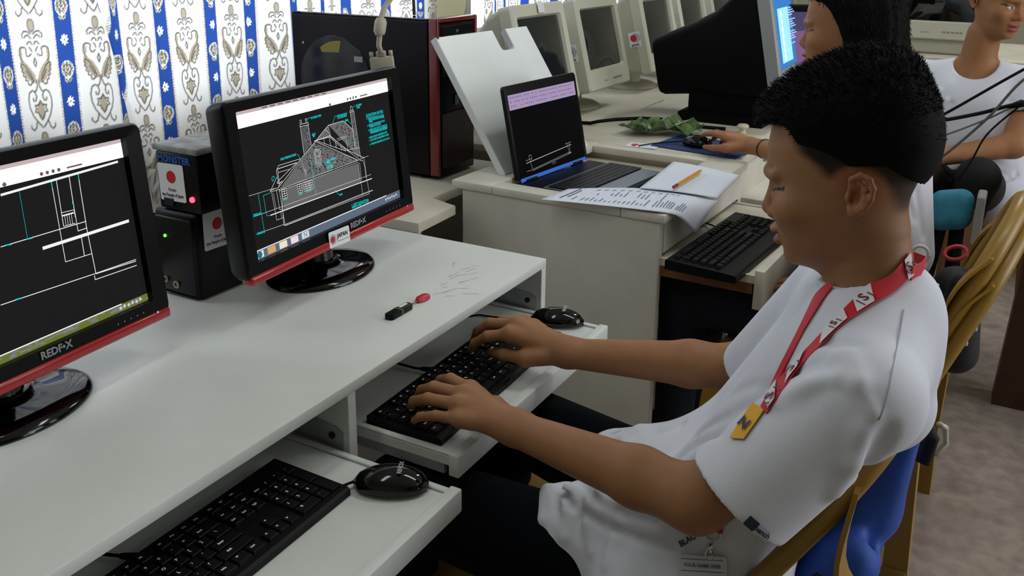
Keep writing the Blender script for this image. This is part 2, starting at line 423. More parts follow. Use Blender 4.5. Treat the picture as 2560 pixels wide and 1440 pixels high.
M1_TEXT=[
('ELEVATION NOTES', 136.2, 59.0, 58.0, -0.4) ,
('1.  ALL ROOF SLOPES TO BE 12:12 UNLESS', 135.6, 53.6, 59.5, -2.3) ,
('NOTED ON ELEVATION, 10 IN WIDE AND', 142.9, 49.4, 53.8, -1.6) ,
('SHINGLE', 143.9, 46.1, 12.0, -0.6) ,
('2.  PROVIDE 10 IN EAVES HOLD TO 8-0', 136.2, 40.0, 60.7, -0.1) ,
('OVERHANG AT ALL VALLEYS', 143.1, 36.4, 38.8, -0.5) ,
('3.  OVERLAP TWO TO BE 4 FT TO HAVE 4X4', 137.1, 30.6, 65.5, -0.5) ,
('4X4 AROUND WALL AT 4 FT ABOVE 4X4', 142.8, 26.5, 60.2, -0.4) ,
('TO 4-0 FOOTING AT EACH COLUMN', 143.4, 23.9, 58.0, -0.1) ,
('4.  METAL FLASHING AS REQUIRED BY CODE', 136.3, 15.9, 63.6, 0.4) ,
('5.  ROOF VENTS AS REQUIRED BY CODE', 136.9, 10.2, 67.8, 0.2) ,
('6.  WINDOW SIZES ARE 2-0 X 3-0 X 6-0', 137.0, 2.7, 69.7, 0.2) ,
('1 LEFT ELEVATION', 54.3, -100.1, 55.1, -2.8) ,
('SCALE 1/4 = 1-0', 55.2, -103.1, 29.6, -2.4) ,
('ASPHALT DIMENSIONAL SHINGLE', -124.1, 27.3, 41.6, 0.8) ,
('TOP CHIMNEY TOPPER', -30.0, 82.2, 29.9, 0.5) ,
('CONTINUOUS RIDGE VENT', 45.2, 73.5, 31.3, 0.0) ,
('AT ALL RIDGE AREAS', 45.4, 70.0, 29.4, -0.0) ,
('TOP CHIMNEY', 106.8, 83.2, 19.8, 0.3) ,
('TOPPER', 108.1, 79.1, 11.4, 0.5) ,
('BRICK', -32.7, 52.6, 10.0, 5.8) ,
('VENT', -31.6, 49.7, 6.7, 1.6) ,
('ASPHALT DIMENSIONAL', -3.0, -0.1, 29.2, -1.1) ,
('SHINGLE', -2.7, -3.4, 11.2, -1.7) ,
('1 X 6 FASCIA', -3.5, -11.4, 17.0, 1.3) ,
('1 X 4 TRIM', -3.1, -14.4, 16.9, -0.7) ,
('BRICK', 67.4, 60.6, 10.8, 6.4) ,
('GRADE', 22.7, -70.4, 8.8, -0.7) ,
('FINISH FLR', -208.2, -48.1, 18.2, -4.2) ,
('GARAGE FLR', -205.8, -80.1, 18.5, -3.9) ,
('2-0 X 3-0', -131.6, -40.5, 10.4, -2.7) ,
('2-0 X 4-0', -90.7, -41.8, 10.2, -1.7) ,
('3- 2-0 X 4-0', -70.1, -41.9, 14.8, -1.0) ,
('2-0 X 4-0', -30.3, -3.8, 12.7, -0.7) ,
]
M1_POSE= [-0.298, 1.245, 0.978, 0.0602, -0.1023, 0.0001]
M2_POSE= [-0.309, 0.629, 0.966, 0.0952, -0.0968, -0.0133]
LAP_POSE= [-0.34, 2.222, 0.879, -0.0991, -0.2103, 0.0]
# ---------------------------------------------------------------- setting
wallm=mat('wall_paint','b9b59c',.8,noise=.12,nscale=4)
concrete=mat('concrete','a5968a',.75,noise=.38,nscale=22,bump=.25,bscale=60)
def plane_floor():
    mb=MB(); mb.box(-1.46,5.5,-2.5,7.2,-.1,0); return struct(mb.obj('floor',concrete))
plane_floor()
mb=MB(); mb.box(-1.46,5.5,-2.5,7.2,3.0,3.1); struct(mb.obj('ceiling',mat('ceiling_paint','d8d8d0',.9)))
wl=MB()                                                 # left wall with two window openings (sill at .97)
for y0,y1,z0,z1 in [(-2.5,7.2,0,.949),(-2.5,7.2,2.35,3.0),(-2.5,.3,.949,2.35),(3.01,3.25,.949,2.35),(5.6,7.2,.949,2.35)]: wl.box(-1.46,-1.28,y0,y1,z0,z1)
struct(wl.obj('wall_left',wallm))
wb=MB(); wb.box(-1.46,5.5,7.2,7.4,0,3.0); struct(wb.obj('wall_back',wallm))
wr=MB()
for y0,y1,z0,z1 in [(-2.5,1.3,0,3),(4.0,7.2,0,3),(1.3,4.0,2.6,3)]: wr.box(5.5,5.7,y0,y1,z0,z1)
struct(wr.obj('wall_right',wallm))
mb=MB(); mb.box(-1.46,5.5,-2.7,-2.5,0,3.0); struct(mb.obj('wall_near',wallm))
# window frames behind the curtains
for n,(y0,y1) in enumerate([(.3,3.01),(3.25,5.6)]):
    mb=MB()
    for a in np.linspace(y0,y1,4): mb.box(-1.40,-1.36,a-.02,a+.02,.949,2.35)
    mb.box(-1.40,-1.36,y0,y1,.949,.99); mb.box(-1.40,-1.36,y0,y1,2.31,2.35)
    struct(mb.obj('window_%d'%(n+1),mat('window_frame_paint','cfcfc8',.5)))
# ---- curtains: cream cloth with damask bands between blue bands
def motif_dist(u,v,lines,lim=None):
    d=np.full(u.shape,9.)
    for L in lines:
        for (a,b),(c,e) in zip(L[:-1],L[1:]):
            dx,dy=c-a,e-b; t=np.clip(((u-a)*dx+(v-b)*dy)/(dx*dx+dy*dy+1e-9),0,1)
            d=np.minimum(d,np.hypot(u-a-t*dx,v-b-t*dy))
    return d
def K(L): return [[(a/1335*.25,b/1335*.25) for a,b in q] for q in L]
DAMASK=K([[(20,100),(60,70),(110,65),(145,100),(140,140)],[(20,150),(60,110),(100,120),(110,140)],[(15,220),(30,190),(60,185),(85,215)],[(30,300),(40,270),(60,250)],
 [(45,330),(80,355),(110,350),(120,310),(110,270),(130,250),(180,245),(215,270),(225,330),(210,390),(180,410)],
 [(60,640),(90,560),(150,470),(205,430)],[(205,430),(230,470),(205,490),(225,520),(195,540),(210,575),(175,590),(180,630),(145,635),(140,680),(110,690),(60,640)],[(85,620),(150,520)],
 [(15,640),(10,680),(20,720),(40,760),(70,770)],[(10,1200),(60,1150),(130,1060),(170,960),(175,860),(150,780),(100,755),(60,780),(45,830),(65,880),(95,880),(100,850)],
 [(0,880),(25,930),(85,935),(70,970),(95,1010),(55,1020),(0,1110)],[(90,1130),(110,1200),(150,1230),(190,1200),(190,1170)],[(0,380),(22,430),(0,480)]])
def curtain_cols(s,z):
    per=.19; k=s/per; u=(k-np.round(k))*per; au=np.abs(u); out=np.empty((len(s),3))
    cream=np.array(lin('e4e0dc')[:3]); tan=np.array(lin('aa9c88')[:3]); ink=np.array(lin('474b45')[:3]); blue=np.array(lin('2a4a92')[:3]); white=np.array(lin('f2efe8')[:3])
    out[:]=cream
    w=((k)-np.floor(k)-.5)*per; v=(1.177-z)%.25; aw=np.abs(w); v2=np.where(v>.235,v-.25,v)
    d=motif_dist(aw,v,DAMASK)
    q=.25/1335
    fill=np.zeros(len(s),bool)
    fill|=(aw/(50*q))**2+(v2/(75*q))**2<1
    dx,dy=.606,-.795; lu=(aw-125*q);lv=(v-540*q); a=lu*dx+lv*dy;b=-lu*dy+lv*dx
    fill|=(a/(165*q))**2+(b/(66*q))**2<1
    fill|=(aw/(60*q))**2+((v-1000*q)/(110*q))**2<1
    fill|=((aw-200*q)/(22*q))**2+((v-320*q)/(80*q))**2<1
    out[fill]=tan
    sh_=np.clip((.0042-d)/.0025,0,1)[:,None]*.45; out[:]=out*(1-sh_)+tan*sh_; m=np.clip((.0021-d)/.0011,0,1)[:,None]*.9; out[:]=out*(1-m)+ink*m
    ac=np.abs(np.hypot(aw/(50*q),v2/(75*q))-1)*50*q; m=(np.clip((.002-ac)/.001,0,1)*.7)[:,None]; out[:]=out*(1-m)+ink*m
    bl=au<.027; out[bl]=blue
    vb=((1.142-z+.07)%.14)-.07; rr=np.hypot(u,vb); th=np.arctan2(vb,u)
    star=bl&(rr<.0050+.0080*np.abs(np.cos(4*th))**.8)&(rr>.0022); out[star]=white
    vm=((1.076-z+.07)%.14)-.07; e1=np.hypot(u/.0205,vm/.0195); e2=np.hypot(u/.012,(vm-.022)/.009)
    med=bl&((e1<1)|(e2<1)); out[med]=tan*1.25
    pat=np.sin(np.abs(u)*560+np.sin(vm*300)*2)*np.sin(vm*420+1.2)
    out[med&(pat>.22)]=ink*1.5; out[med&(pat<-.45)]=white*.7; out[med&((np.abs(e1-1)<.10))]=white*.75; out[bl&(np.abs(e1-.55)<.07)&(vm<.012)]=ink*1.8
    ed=(np.abs(au-.030)<.0035)&(np.sin(z*900+au*700)>-.1); out[ed]=tan*1.1
    return out
def curtain(name,label,ctrl,y0,y1,zlo,zhi,zfine,ph):
    c2=[]
    for (a,s0),(b,s1) in zip(ctrl[:-1],ctrl[1:]):
        c2.append((a,s0)); k=(b-a)/.19
        if 0: c2+=[(a+.020,s0+.022),(a+.025,s0+.022+.030*min(1,(1-k)*3)),(b-.025,s1-.022-.030*min(1,(1-k)*3)),(b-.020,s1-.022)]
    ctrl=c2+[ctrl[-1]]
    ys=np.arange(y0,y1,.0019); S=np.interp(ys,[c[0] for c in ctrl],[c[1] for c in ctrl])
    dens=np.gradient(S,ys)
    zz=np.concatenate([np.linspace(zlo,zfine[0],10)[:-1],np.arange(zfine[0],zfine[1],.0021),np.linspace(zfine[1],zhi,14)[1:]])
    Yg,Zg=np.meshgrid(ys,zz,indexing='ij'); Sg=np.repeat(S[:,None],len(zz),1); Dg=np.repeat(dens[:,None],len(zz),1)
    amp=.003+.009*np.clip(Dg-1,0,1.2)
    X=-1.2+amp*np.sin(Sg*2*math.pi/.19+ph)+.016*np.sin(Yg*11+Zg*1.0+ph)+.006*np.sin(Yg*23+Zg*1.6)+.006*np.sin(Yg*31+Zg*2.5)
    Yc=1.410+(1.19-Zg)*.24
    if y0<1: X=X-.032*np.exp(-((Yg-Yc)/.007)**2)
    Y=Yg*1.0533  # cloth scaled about the camera position, out to a farther plane
    V=np.stack([X,Y,Zg*1.0533-.0728],-1).reshape(-1,3); a,b=Yg.shape
    i=(np.arange(a-1)[:,None]*b+np.arange(b-1)[None]).ravel(); F=np.stack([i,i+1,i+b+1,i+b],1)
    me=bpy.data.meshes.new(name); me.vertices.add(len(V)); me.vertices.foreach_set('co',V.astype(np.float32).ravel())
    me.loops.add(len(F)*4); me.loops.foreach_set('vertex_index',F.astype(np.int32).ravel()); me.polygons.add(len(F))
    me.polygons.foreach_set('loop_start',np.arange(0,len(F)*4,4,dtype=np.int32)); me.polygons.foreach_set('use_smooth',[True]*len(F)); me.update(calc_edges=True)
    at=me.color_attributes.new('Col','FLOAT_COLOR','POINT'); c=np.ones((len(V),4),np.float32); c[:,:3]=curtain_cols(Sg.ravel(),Zg.ravel()); at.data.foreach_set('color',c.ravel())
    m=MATS.get('curtain_cloth')
    if not m:
        m=bpy.data.materials.new('curtain_cloth'); m.use_nodes=True; nt=m.node_tree; nt.nodes.clear()
        o=nt.nodes.new('ShaderNodeOutputMaterial'); mix=nt.nodes.new('ShaderNodeMixShader'); df=nt.nodes.new('ShaderNodeBsdfDiffuse'); tr=nt.nodes.new('ShaderNodeBsdfTranslucent'); at2=nt.nodes.new('ShaderNodeAttribute'); at2.attribute_name='Col'
        L=nt.links.new; L(at2.outputs['Color'],df.inputs[0]); L(at2.outputs['Color'],tr.inputs[0]); mix.inputs[0].default_value=.6; L(df.outputs[0],mix.inputs[1]); L(tr.outputs[0],mix.inputs[2]); L(mix.outputs[0],o.inputs[0]); MATS['curtain_cloth']=m
    me.materials.append(m); ob=put(me,name); tag(ob,label,'curtain')
curtain('curtain','cream and blue striped damask curtain hanging behind the two flat monitors',
 [(.70,-.57),(.93,-.33),(1.05,-.19),(1.181,0),(1.313,.19),(1.445,.38),(1.569,.57),(1.767,.76),(1.878,.95),(2.065,1.14),(2.185,1.33),(2.323,1.52),(2.498,1.71),(2.709,1.9),(2.86,2.05)],.70,2.84,.5,2.38,(.80,1.28),3.4)
curtain('curtain','cream and blue striped damask curtain behind the beige tube monitors',
 [(3.14,.08),(3.22,.19),(3.328,.38),(3.503,.57),(3.751,.76),(3.95,.95),(4.2,1.14),(4.5,1.33),(5.3,2.0)],3.14,5.3,.5,2.38,(.95,1.2),3.6)
# rounded beige panel and conduit on the pier between the windows
t=thing('wall_panel','pale beige rounded panel on the wall pier between the two curtains','wall panel',(-1.275,3.06,1.045))
pp=[(-.14,0),(.12,0),(.15,.008),(.175,.03),(.19,.06),(.195,.1),(.195,.6),(-.14,.6)]
rim=[(-.17,-.04),(.22,-.04),(.22,.64),(-.17,.64)]
mb=MB(); mb.prism([(a,b) for a,b in rim],0,.02,.004,2,TXYZ); mb.obj('back_plate',mat('panel_grey','9d9a86',.6),t)
mb=MB(); mb.prism([(a,b) for a,b in pp],.018,.032,.006,2,TXYZ); mb.obj('raised_face',mat('panel_cream','cfcaa8',.5),t)
mb=MB(); mb.tube([(-1.262,3.30,.9),(-1.262,3.30,2.9)],.009,8); tag(mb.obj('conduit',mat('conduit_white','dcdad6',.4),smooth=True),'thin white vertical conduit on the wall beside the far curtain','conduit')
# ---------------------------------------------------------------- desks
white=mat('white_paint','d2d5d1',.42,noise=.05,nscale=14,bump=.05,bscale=300)
beige=mat('beige_paint','d6d1c4',.5,noise=.12,nscale=9,bump=.08,bscale=150)
beige2=mat('beige_worn_paint','cfc8b7',.55,noise=.2,nscale=7,bump=.08)
wood=mat('bare_plywood','7a4a26',.6,noise=.4,nscale=30)
steel=mat('galvanised_steel','b4b8bb',.35,metal=.7,noise=.2,nscale=60)
dark=mat('dark_void','14110f',.8)
black=mat('black_plastic','030303',.35,spec=.18); blackm=mat('black_matt','040405',.6,spec=.15); blackg=mat('black_gloss','020202',.08,spec=.45)
d1=thing('computer_desk','long white painted computer desk under the two flat monitors','desk')
mb=MB(); mb.box(-.62,0,-.7,1.552,.732,.75,.0022,2); mb.obj('desktop',white,d1,smooth=40)
for y0,y1 in [(1.534,1.552),(.922,.94),(-.30,-.282)]:
    mb=MB(); mb.box(-.60,-.001,y0,y1,0,.7319,.001); mb.obj('side_panel',white,d1)
mb=MB(); mb.box(-.565,-.55,-.282,1.534,.2,.7319); mb.obj('back_panel',white,d1)
def bracket(y,sgn,x0):
    mb=MB(); pl=[(x0,.640),(x0,.668),(x0-.012,.675),(x0-.06,.681),(x0-.085,.668),(x0-.115,.664),(x0-.30,.664),(x0-.30,.650),(x0,.640)][:-1]
    M=Matrix(((1,0,0,0),(0,0,1,0),(0,1,0,0),(0,0,0,1)))
    a,b=sorted((y,y+sgn*.002)); mb.prism(pl,a,b,0,1,M)
    o=mb.obj('slide_bracket',steel,d1)
    mb=MB(); mb.lathe([(.0055,0),(.0055,.002),(.002,.003)],14,Matrix.Translation((x0-.02,y+sgn*.002,.660))@Matrix.Rotation(-sgn*math.pi/2,4,'X')); mb.obj('screw',mat('dark_screw','202226',.4,metal=.6),o)
    mb=MB(); mb.lathe([(.004,0),(.004,.002),(.002,.003)],12,Matrix.Translation((x0-.105,y+sgn*.002,.658))@Matrix.Rotation(-sgn*math.pi/2,4,'X')); mb.obj('screw',MATS['dark_screw'],o)
bracket(1.534,-1,-.012); bracket(.922,-1,-.012)
def tray(parent,x0,x1,y0,y1,z,m,edge,rail=.018,lip=.006,drop=.03,chip=None):
    mb=MB(); mb.box(x0,x1-rail,y0,y1,z-.016,z,.001); t=mb.obj('keyboard_tray',m,parent)
    mb=MB(); mb.box(x1-rail,x1,y0-.004,y1+.004,z-drop,z+lip,.0025,2); mb.obj('front_rail',m,t,smooth=40)
    for y in (y0,y1-.011): mb=MB(); mb.box(x0,x1-rail,y,y+.011,z,z+.004,.0012); mb.obj('edge_strip',m,t)
    for y in (y0+.004,y1-.012): mb=MB(); mb.box(x0,x1-.03,y,y+.008,z-.034,z-.017); mb.obj('runner',edge,t)
    return t
tray(d1,-.42,.150,.985,1.524,.64,white,steel)
tray(d1,-.42,.196,-.28,.914,.64,white,steel)
# pencil scratches on the desktop: one flat mark
mb=MB()
for i in range(26):
    x=-.075+rng.normal(0,.018)-.0*i; y=1.27+i*.0065; a=rng.normal(1.2,.35); L=abs(rng.normal(.018,.01))
    z=.7503; dx,dy=math.cos(a)*L,math.sin(a)*L; nx,ny=-math.sin(a)*.00035,math.cos(a)*.00035
    x-= .05*(i/26)
    mb.add([(x+nx,y+ny,z),(x-nx,y-ny,z),(x+dx-nx,y+dy-ny,z),(x+dx+nx,y+dy+ny,z)],[(0,1,2,3)])
stuff(mb.obj('pencil_scribble',mat('graphite','55565a',.6),d1))
# row table along the wall
rt=thing('row_table','long beige table along the wall carrying the row of beige tube monitors','table',(0,0,0))
mb=MB(); mb.box(-1.13,-.47,2.40,5.6,.728,.75,.003,2); mb.obj('tabletop',beige2,rt)
for y in (2.42,3.3,4.2,5.1): mb=MB(); mb.box(-1.10,-.50,y,y+.02,0,.7278); mb.obj('side_panel',beige2,rt)
ct=thing('corner_table','lower beige table with a grooved rounded end, carrying the black computer tower','table',(0,0,0))
mb=MB(); mb.prism([(-1.15,1.722),(-.432,1.722),(-.44,1.90),(-.53,1.93),(-.53,2.37),(-1.15,2.37)],.684,.709,.004,2); mb.obj('tabletop',beige2,ct,smooth=40)
mb=MB(); mb.box(-1.12,-.445,1.732,1.752,0,.6838); e=mb.obj('end_panel',beige2,ct)
mb=MB(); mb.tube([(-.62,1.730,.668),(-.53,1.730,.665),(-.50,1.730,.655),(-.482,1.730,.63),(-.478,1.730,.56),(-.478,1.730,.2)],.0035,6); mb.obj('groove_trim',mat('cream_trim','d6cba8',.5),e,smooth=True)
mb=MB(); mb.box(-1.12,-1.10,1.752,2.36,.1,.6838); mb.obj('back_panel',beige2,ct)
# second desk: box desk with a sunken laptop bay, yawed slightly
YAW=R(-2.1); D2=Matrix.Translation((.104,1.93,0))@Matrix.Rotation(YAW,4,'Z')
d2=thing('flip_top_desk','beige worn box desk holding the open laptop in its sunken bay','desk',(.104,1.93,0),(0,0,YAW))
mb=MB(); mb.box(-.555,0,0,.022,0,.7398,.002); mb.obj('side_panel',beige,d2)
mb=MB(); mb.box(-.555,0,.60,.622,0,.7398,.002); mb.obj('side_panel',beige,d2)
def frame(o0,o1,i0,i1):
    (x0,x1,y0,y1),(a0,a1,b0,b1)=(o0,i0)
    for r in [(x0,a0,y0,y1),(a1,x1,y0,y1),(a0,a1,y0,b0),(a0,a1,b1,y1)]:
        mb=MB(); mb.box(*r,.740,.762,.004,2); mb.obj('top_frame_board',beige,d2,smooth=40)
frame((-.585,.012,-.006,.628),None,(-.46,-.10,.05,.575),None)
mb=MB(); mb.box(-.55,-.004,.023,.599,.70,.7208); mb.obj('bay_floor',beige2,d2)
mb=MB(); mb.box(-.016,.003,.0225,.5995,.66,.7398,.001); mb.obj('front_panel',beige,d2)
t=tray(d2,-.35,.248,.012,.585,.648,beige2,wood,rail=.022,lip=.018,drop=.075)
mb=MB(); mb.box(-.2,.222,.0125,.0175,.607,.631); o=mb.obj('bare_edge',wood,t,label='unpainted brown plywood edge')
mb=MB(); mb.box(-.53,-.51,.023,.599,0,.70); mb.obj('back_panel',beige2,d2)
# lid of the bay, propped open: white board with a finger hole
lid=thing('desk_lid','white board with a rounded finger notch leaning upright behind the laptop','board',(-.380,2.056,.7635),(0,R(-33.8),R(-5.0)))
L,H,T=.45,.42,.021
c=L*.665; n=[(0,0),(L,0),(L,H),(c+.033,H),(c+.033,H-.055)]+[(c+.033-.012+.012*math.cos(a),H-.055-.012*math.sin(a)) for a in (.5,1.0,1.57)]+[(c-.033+.012-.012*math.cos(a),H-.055-.012*math.sin(a)) for a in (1.57,1.0,.5)]+[(c-.033,H-.055),(c-.033,H),(0,H)]
mb=MB(); mb.prism(n,-T,0,.002,1,TXYZ); mb.obj('panel',mat('lid_white','dfe3e2',.35,noise=.04,nscale=10),lid)
mb=MB(); mb.box(-T-.012,-T,.02,L-.02,.01,.05); mb.obj('hinge_batten',beige,lid)
# third desk with the mouse mat, fourth desk behind it
d3=thing('computer_desk','cream desk with worn edges carrying the black tube monitor and mouse mat','desk',(.112,2.56,0),(0,0,YAW))
mb=MB(); mb.box(-.58,0,0,.86,.735,.762,.004,2); mb.obj('desktop',beige2,d3,smooth=40)
for y in (.008,.83): mb=MB(); mb.box(-.57,-.004,y,y+.02,0,.7348); mb.obj('side_panel',beige,d3)
mb=MB(); mb.box(-.018,-.002,.03,.828,.60,.7348); mb.obj('front_panel',beige,d3)
mb=MB(); mb.box(-.016,.19,.05,.66,.62,.64,.002); tr=mb.obj('keyboard_tray',beige,d3)
mb=MB(); mb.box(.17,.195,.045,.665,.6405,.66,.002); mb.obj('front_rail',beige,tr)
mb=MB(); mb.box(-.56,-.54,.03,.828,.05,.7348); mb.obj('back_panel',beige,d3)
d4=thing('computer_desk','far beige desk under the purple screen, beyond the black tube monitor','desk',(.13,3.45,0))
mb=MB(); mb.box(-.58,.1,0,.62,.735,.76,.004,2); mb.obj('desktop',beige2,d4)
for y in (.02,.57): mb=MB(); mb.box(-.57,.09,y,y+.02,0,.7348); mb.obj('side_panel',beige,d4)
mb=MB(); mb.box(-.56,-.54,.041,.569,.05,.7348); mb.obj('back_panel',beige,d4)
d5=thing('far_table','beige back table under the monitor that reflects a ceiling tube','table',(.25,4.12,0))
mb=MB(); mb.box(-.15,1.5,-.03,.75,.90,.93,.004,2); mb.obj('tabletop',beige2,d5)
for x in (-.12,1.45): mb=MB(); mb.box(x,x+.03,0,.7,0,.8998); mb.obj('side_panel',beige,d5)
mb=MB(); mb.box(-.089,1.449,.0,.02,.3,.8998); mb.obj('front_panel',beige2,d5)
# ---------------------------------------------------------------- flat monitors
scr=mat('screen_dark',(.0115,.0115,.0115),.3,emit=1.0)
glow=lambda n,c,e=1.0: mat(n,c,.4,emit=e)
redtrim=mat('red_trim','a3141a',.22,coat=.6)
def monitor(pose,name_label,base_c,seed_text,white_l,extra,cyan,texts,bars,blue_task):
    M=poseM(pose); o=bpy.data.objects.new('flat_monitor',None); COL.objects.link(o); o.matrix_world=M; tag(o,name_label,'monitor','matching flat monitors with red lower trim')
    w,h=.443,.245; W,H0,H1=.252,-.150,.142; a,b=w/2+.001,h/2+.001
    # bezel ring
    mb=MB(); ring=[[(x,y,z) for y,z in q] for x,q in []]
    def rr(y0,y1,z0,z1,r,n=5):
        out=[]
        for cy,cz,s in [(y1-r,z1-r,0),(y0+r,z1-r,90),(y0+r,z0+r,180),(y1-r,z0+r,270)]:
            for k in range(n): an=R(s+90*k/(n-1)); out.append((cy+r*math.cos(an),cz+r*math.sin(an)))
        return out
    O=rr(-W,W,H0,H1,.012); I=rr(-a,a,-b,b,.002)
    secs=[[(-.030,y*.97,z*.96) for y,z in O],[(-.012,y,z) for y,z in O],[(.008,y,z) for y,z in O],[(.013,y*.985,z*.985) for y,z in O],[(.011,y,z) for y,z in I],[(-.001,y,z) for y,z in I]]
    n=len(O); v=[p for q in secs for p in q]; f=[(i*n+k,i*n+(k+1)%n,(i+1)*n+(k+1)%n,(i+1)*n+k) for i in range(5) for k in range(n)]
    mb.add(v,f); bez=mb.obj('bezel',black,o,smooth=35)
    mb=MB(); mb.loft([[(x,y*k,z*k-.0) for y,z in O] for x,k in [(-.030,.95),(-.045,.80),(-.062,.55)]]); mb.obj('back_shell',blackm,o,smooth=40)
    mb=MB(); quad(mb,[(-a,-b),(a,-b),(a,b),(-a,b)],0); s=mb.obj('screen',scr,o)
    # toolbar and taskbar
    tb,kb=bars; tb=[(max(-a,min(a,y/1000)),min(b,z/1000)) for y,z in tb]; kb=[(max(-a,min(a,y/1000)),max(-b,z/1000)) for y,z in kb]
    ztop=b; zt=sum(p[1] for p in tb[2:])/2; zk=sum(p[1] for p in kb[:2])/2
    mb=MB(); quad(mb,[(-a,zt),(a,zt),(a,ztop-.007),(-a,ztop-.007)],.0004); mb.obj('toolbar',glow('toolbar_glow','fff6f0',1.3),s)
    mb=MB(); quad(mb,[(-a,ztop-.007),(a,ztop-.007),(a,ztop),(-a,ztop)],.0004); mb.obj('title_bar',glow('titlebar_glow','d8c4c6',.9),s)
    mb=MB(); quad(mb,[(-.225*.98,ztop-.0125),(-.2,ztop-.0125),(-.2,ztop-.003),(-.225*.98,ztop-.003)],.0006) if 0 else None
    for k in range(9): segs(mb,[(-.15+k*.02,ztop-.004),(-.137+k*.02,ztop-.004)],.002,.0006)
    disc(mb,.03,ztop-.026,.0035,.0006,4)
    for k in range(4): disc(mb,.085+k*.009,ztop-.024,.0026,.0006,8)
    segs(mb,[(.125,ztop-.024),(.15,ztop-.024)],.0022,.0006)
    stuff(mb.obj('toolbar_icons',glow('icon_grey','7a6f74',.7),s))
    mb=MB(); quad(mb,[(-a,-b),(a,-b),(a,zk),(-a,zk)],.0004); mb.obj('taskbar',glow('taskbar_green','77853a',.8) if not blue_task else glow('taskbar_grey','687689',.9),s)
    if not blue_task:
        mb=MB(); rng2=np.random.default_rng(3)
        for k in range(90):
            y=rng2.uniform(-a,a*.98);z=rng2.uniform(-b+.002,zk-.002); L=rng2.uniform(.004,.014); quad(mb,[(y,z),(min(a,y+L),z),(min(a,y+L),z+.0016),(y,z+.0016)],.0005)
        stuff(mb.obj('taskbar_pattern',glow('taskbar_violet','8f90a8',.8),s))
    mb=MB(); segs(mb,[(-a,zk),(a*.78,zk)],.0016,.0007); mb.obj('taskbar_edge',glow('white_line','ffffff',1.0),s)
    if blue_task:
        for k,c in enumerate(['e9f3f4','e7b070','fff3d2','ffe6ea','e6e4ee']):
            mb=MB(); quad(mb,[(-a+.006+k*.030,-b+.002),(-a+.026+k*.030,-b+.002),(-a+.026+k*.030,zk-.002),(-a+.006+k*.030,zk-.002)],.0006); mb.obj('taskbar_button',glow('btn_%d'%k,c,.95),s)
        mb=MB(); disc(mb,-a+.016,(zk-b)/2,.006,.0009,16); mb.obj('start_orb',glow('orb_blue','2d7890',.9),s)
        v,f=text_geo('N',.013,'CENTER'); mb=MB(); mb.add(v,f,Matrix.Translation((.0009,-a+.136,(zk-b)/2))@TXYZ); mb.obj('button_letter',glow('orb_blue','2d7890',.9),s)
    mb=MB()
    for k in range(6): disc(mb,a-.052+k*.0075,(zk-b)/2+.001*(k%2),.0026,.0007,8)
    stuff(mb.obj('tray_icons',glow('tray_white','e8e8ee',.8),s))
    # drawing
    mb=MB()
    for wdt,pts in white_l: segs(mb,[(y/1000,z/1000) for y,z in pts],max(.00045,wdt*extra),.0012)
    stuff(mb.obj('drawing_lines',glow('white_line','ffffff',1.0),s))
    mb=MB()
    for wdt,pts in cyan: segs(mb,[(y/1000,z/1000) for y,z in pts],max(.0004,wdt*.0008),.0014)
    for tx in texts:
        if len(tx[0])<1: continue
        st,y,z,w_,ang=tx; sz=.0052 if w_<40 else .0056
        if st.startswith('ELEV'): sz=.0085
        if st.startswith('1 LEFT'): sz=.0105
        v,f=text_geo(st,sz,'LEFT',0,.0001,w_/1000); mb.add(v,f,Matrix.Translation((.0014,y/1000,z/1000))@Matrix.Rotation(R(ang),4,'X')@TXYZ)
    stuff(mb.obj('drawing_notes',glow('cyan_line','10e6e6',1.0),s))
    # lower trim, brand letters, stand
    mb=MB(); mb.box(-.008,.016,-W+.004,W-.004,H0-.007,H0+.0085,.004,3); mb.obj('red_trim_strip',redtrim,o,smooth=40)
    v,f=text_geo('REDF\u2022X',.0145,'LEFT',.0005,.0004); mb=MB(); mb.add(v,f,Matrix.Translation((.0133,.028 if blue_task else .022,-.1315))@TXYZ); mb.obj('brand_lettering',mat('grey_print','8b8e92',.4),o)
    mb=MB()
    for k in range(5): disc(mb,.15+k*.012,-.134,.0012,.0137,8)
    stuff(mb.obj('menu_buttons',mat('grey_print','8b8e92',.4),o))
    mb=MB(); disc(mb,.222,-.1415,.0016,.0163,10); mb.obj('power_light',glow('violet_led','b89cff',1.6),o)
    Mi=M.inverted(); bc=Vector(base_c)
    mb=MB(); mb.lathe([(.098,.7505),(.1,.7525),(.099,.757),(.093,.7615),(.07,.766),(.045,.769),(.034,.7725),(.030,.778)],48,Mi@Matrix.Translation((bc.x,bc.y,0))@Matrix.Rotation(pose[3],4,'Z'),.92,1.2); mb.obj('stand_base',blackg,o,smooth=50)
    top=M@Vector((-.05,0,-.08)); mb=MB(); mb.tube([(bc.x,bc.y,.762),(bc.x-.003,bc.y,.80),(top.x-.01,top.y,.86),(top.x,top.y,top.z)],[.030,.026,.026,.028],20,M=Mi,flat=.8); mb.obj('stand_neck',blackg,o,smooth=50)
    return o
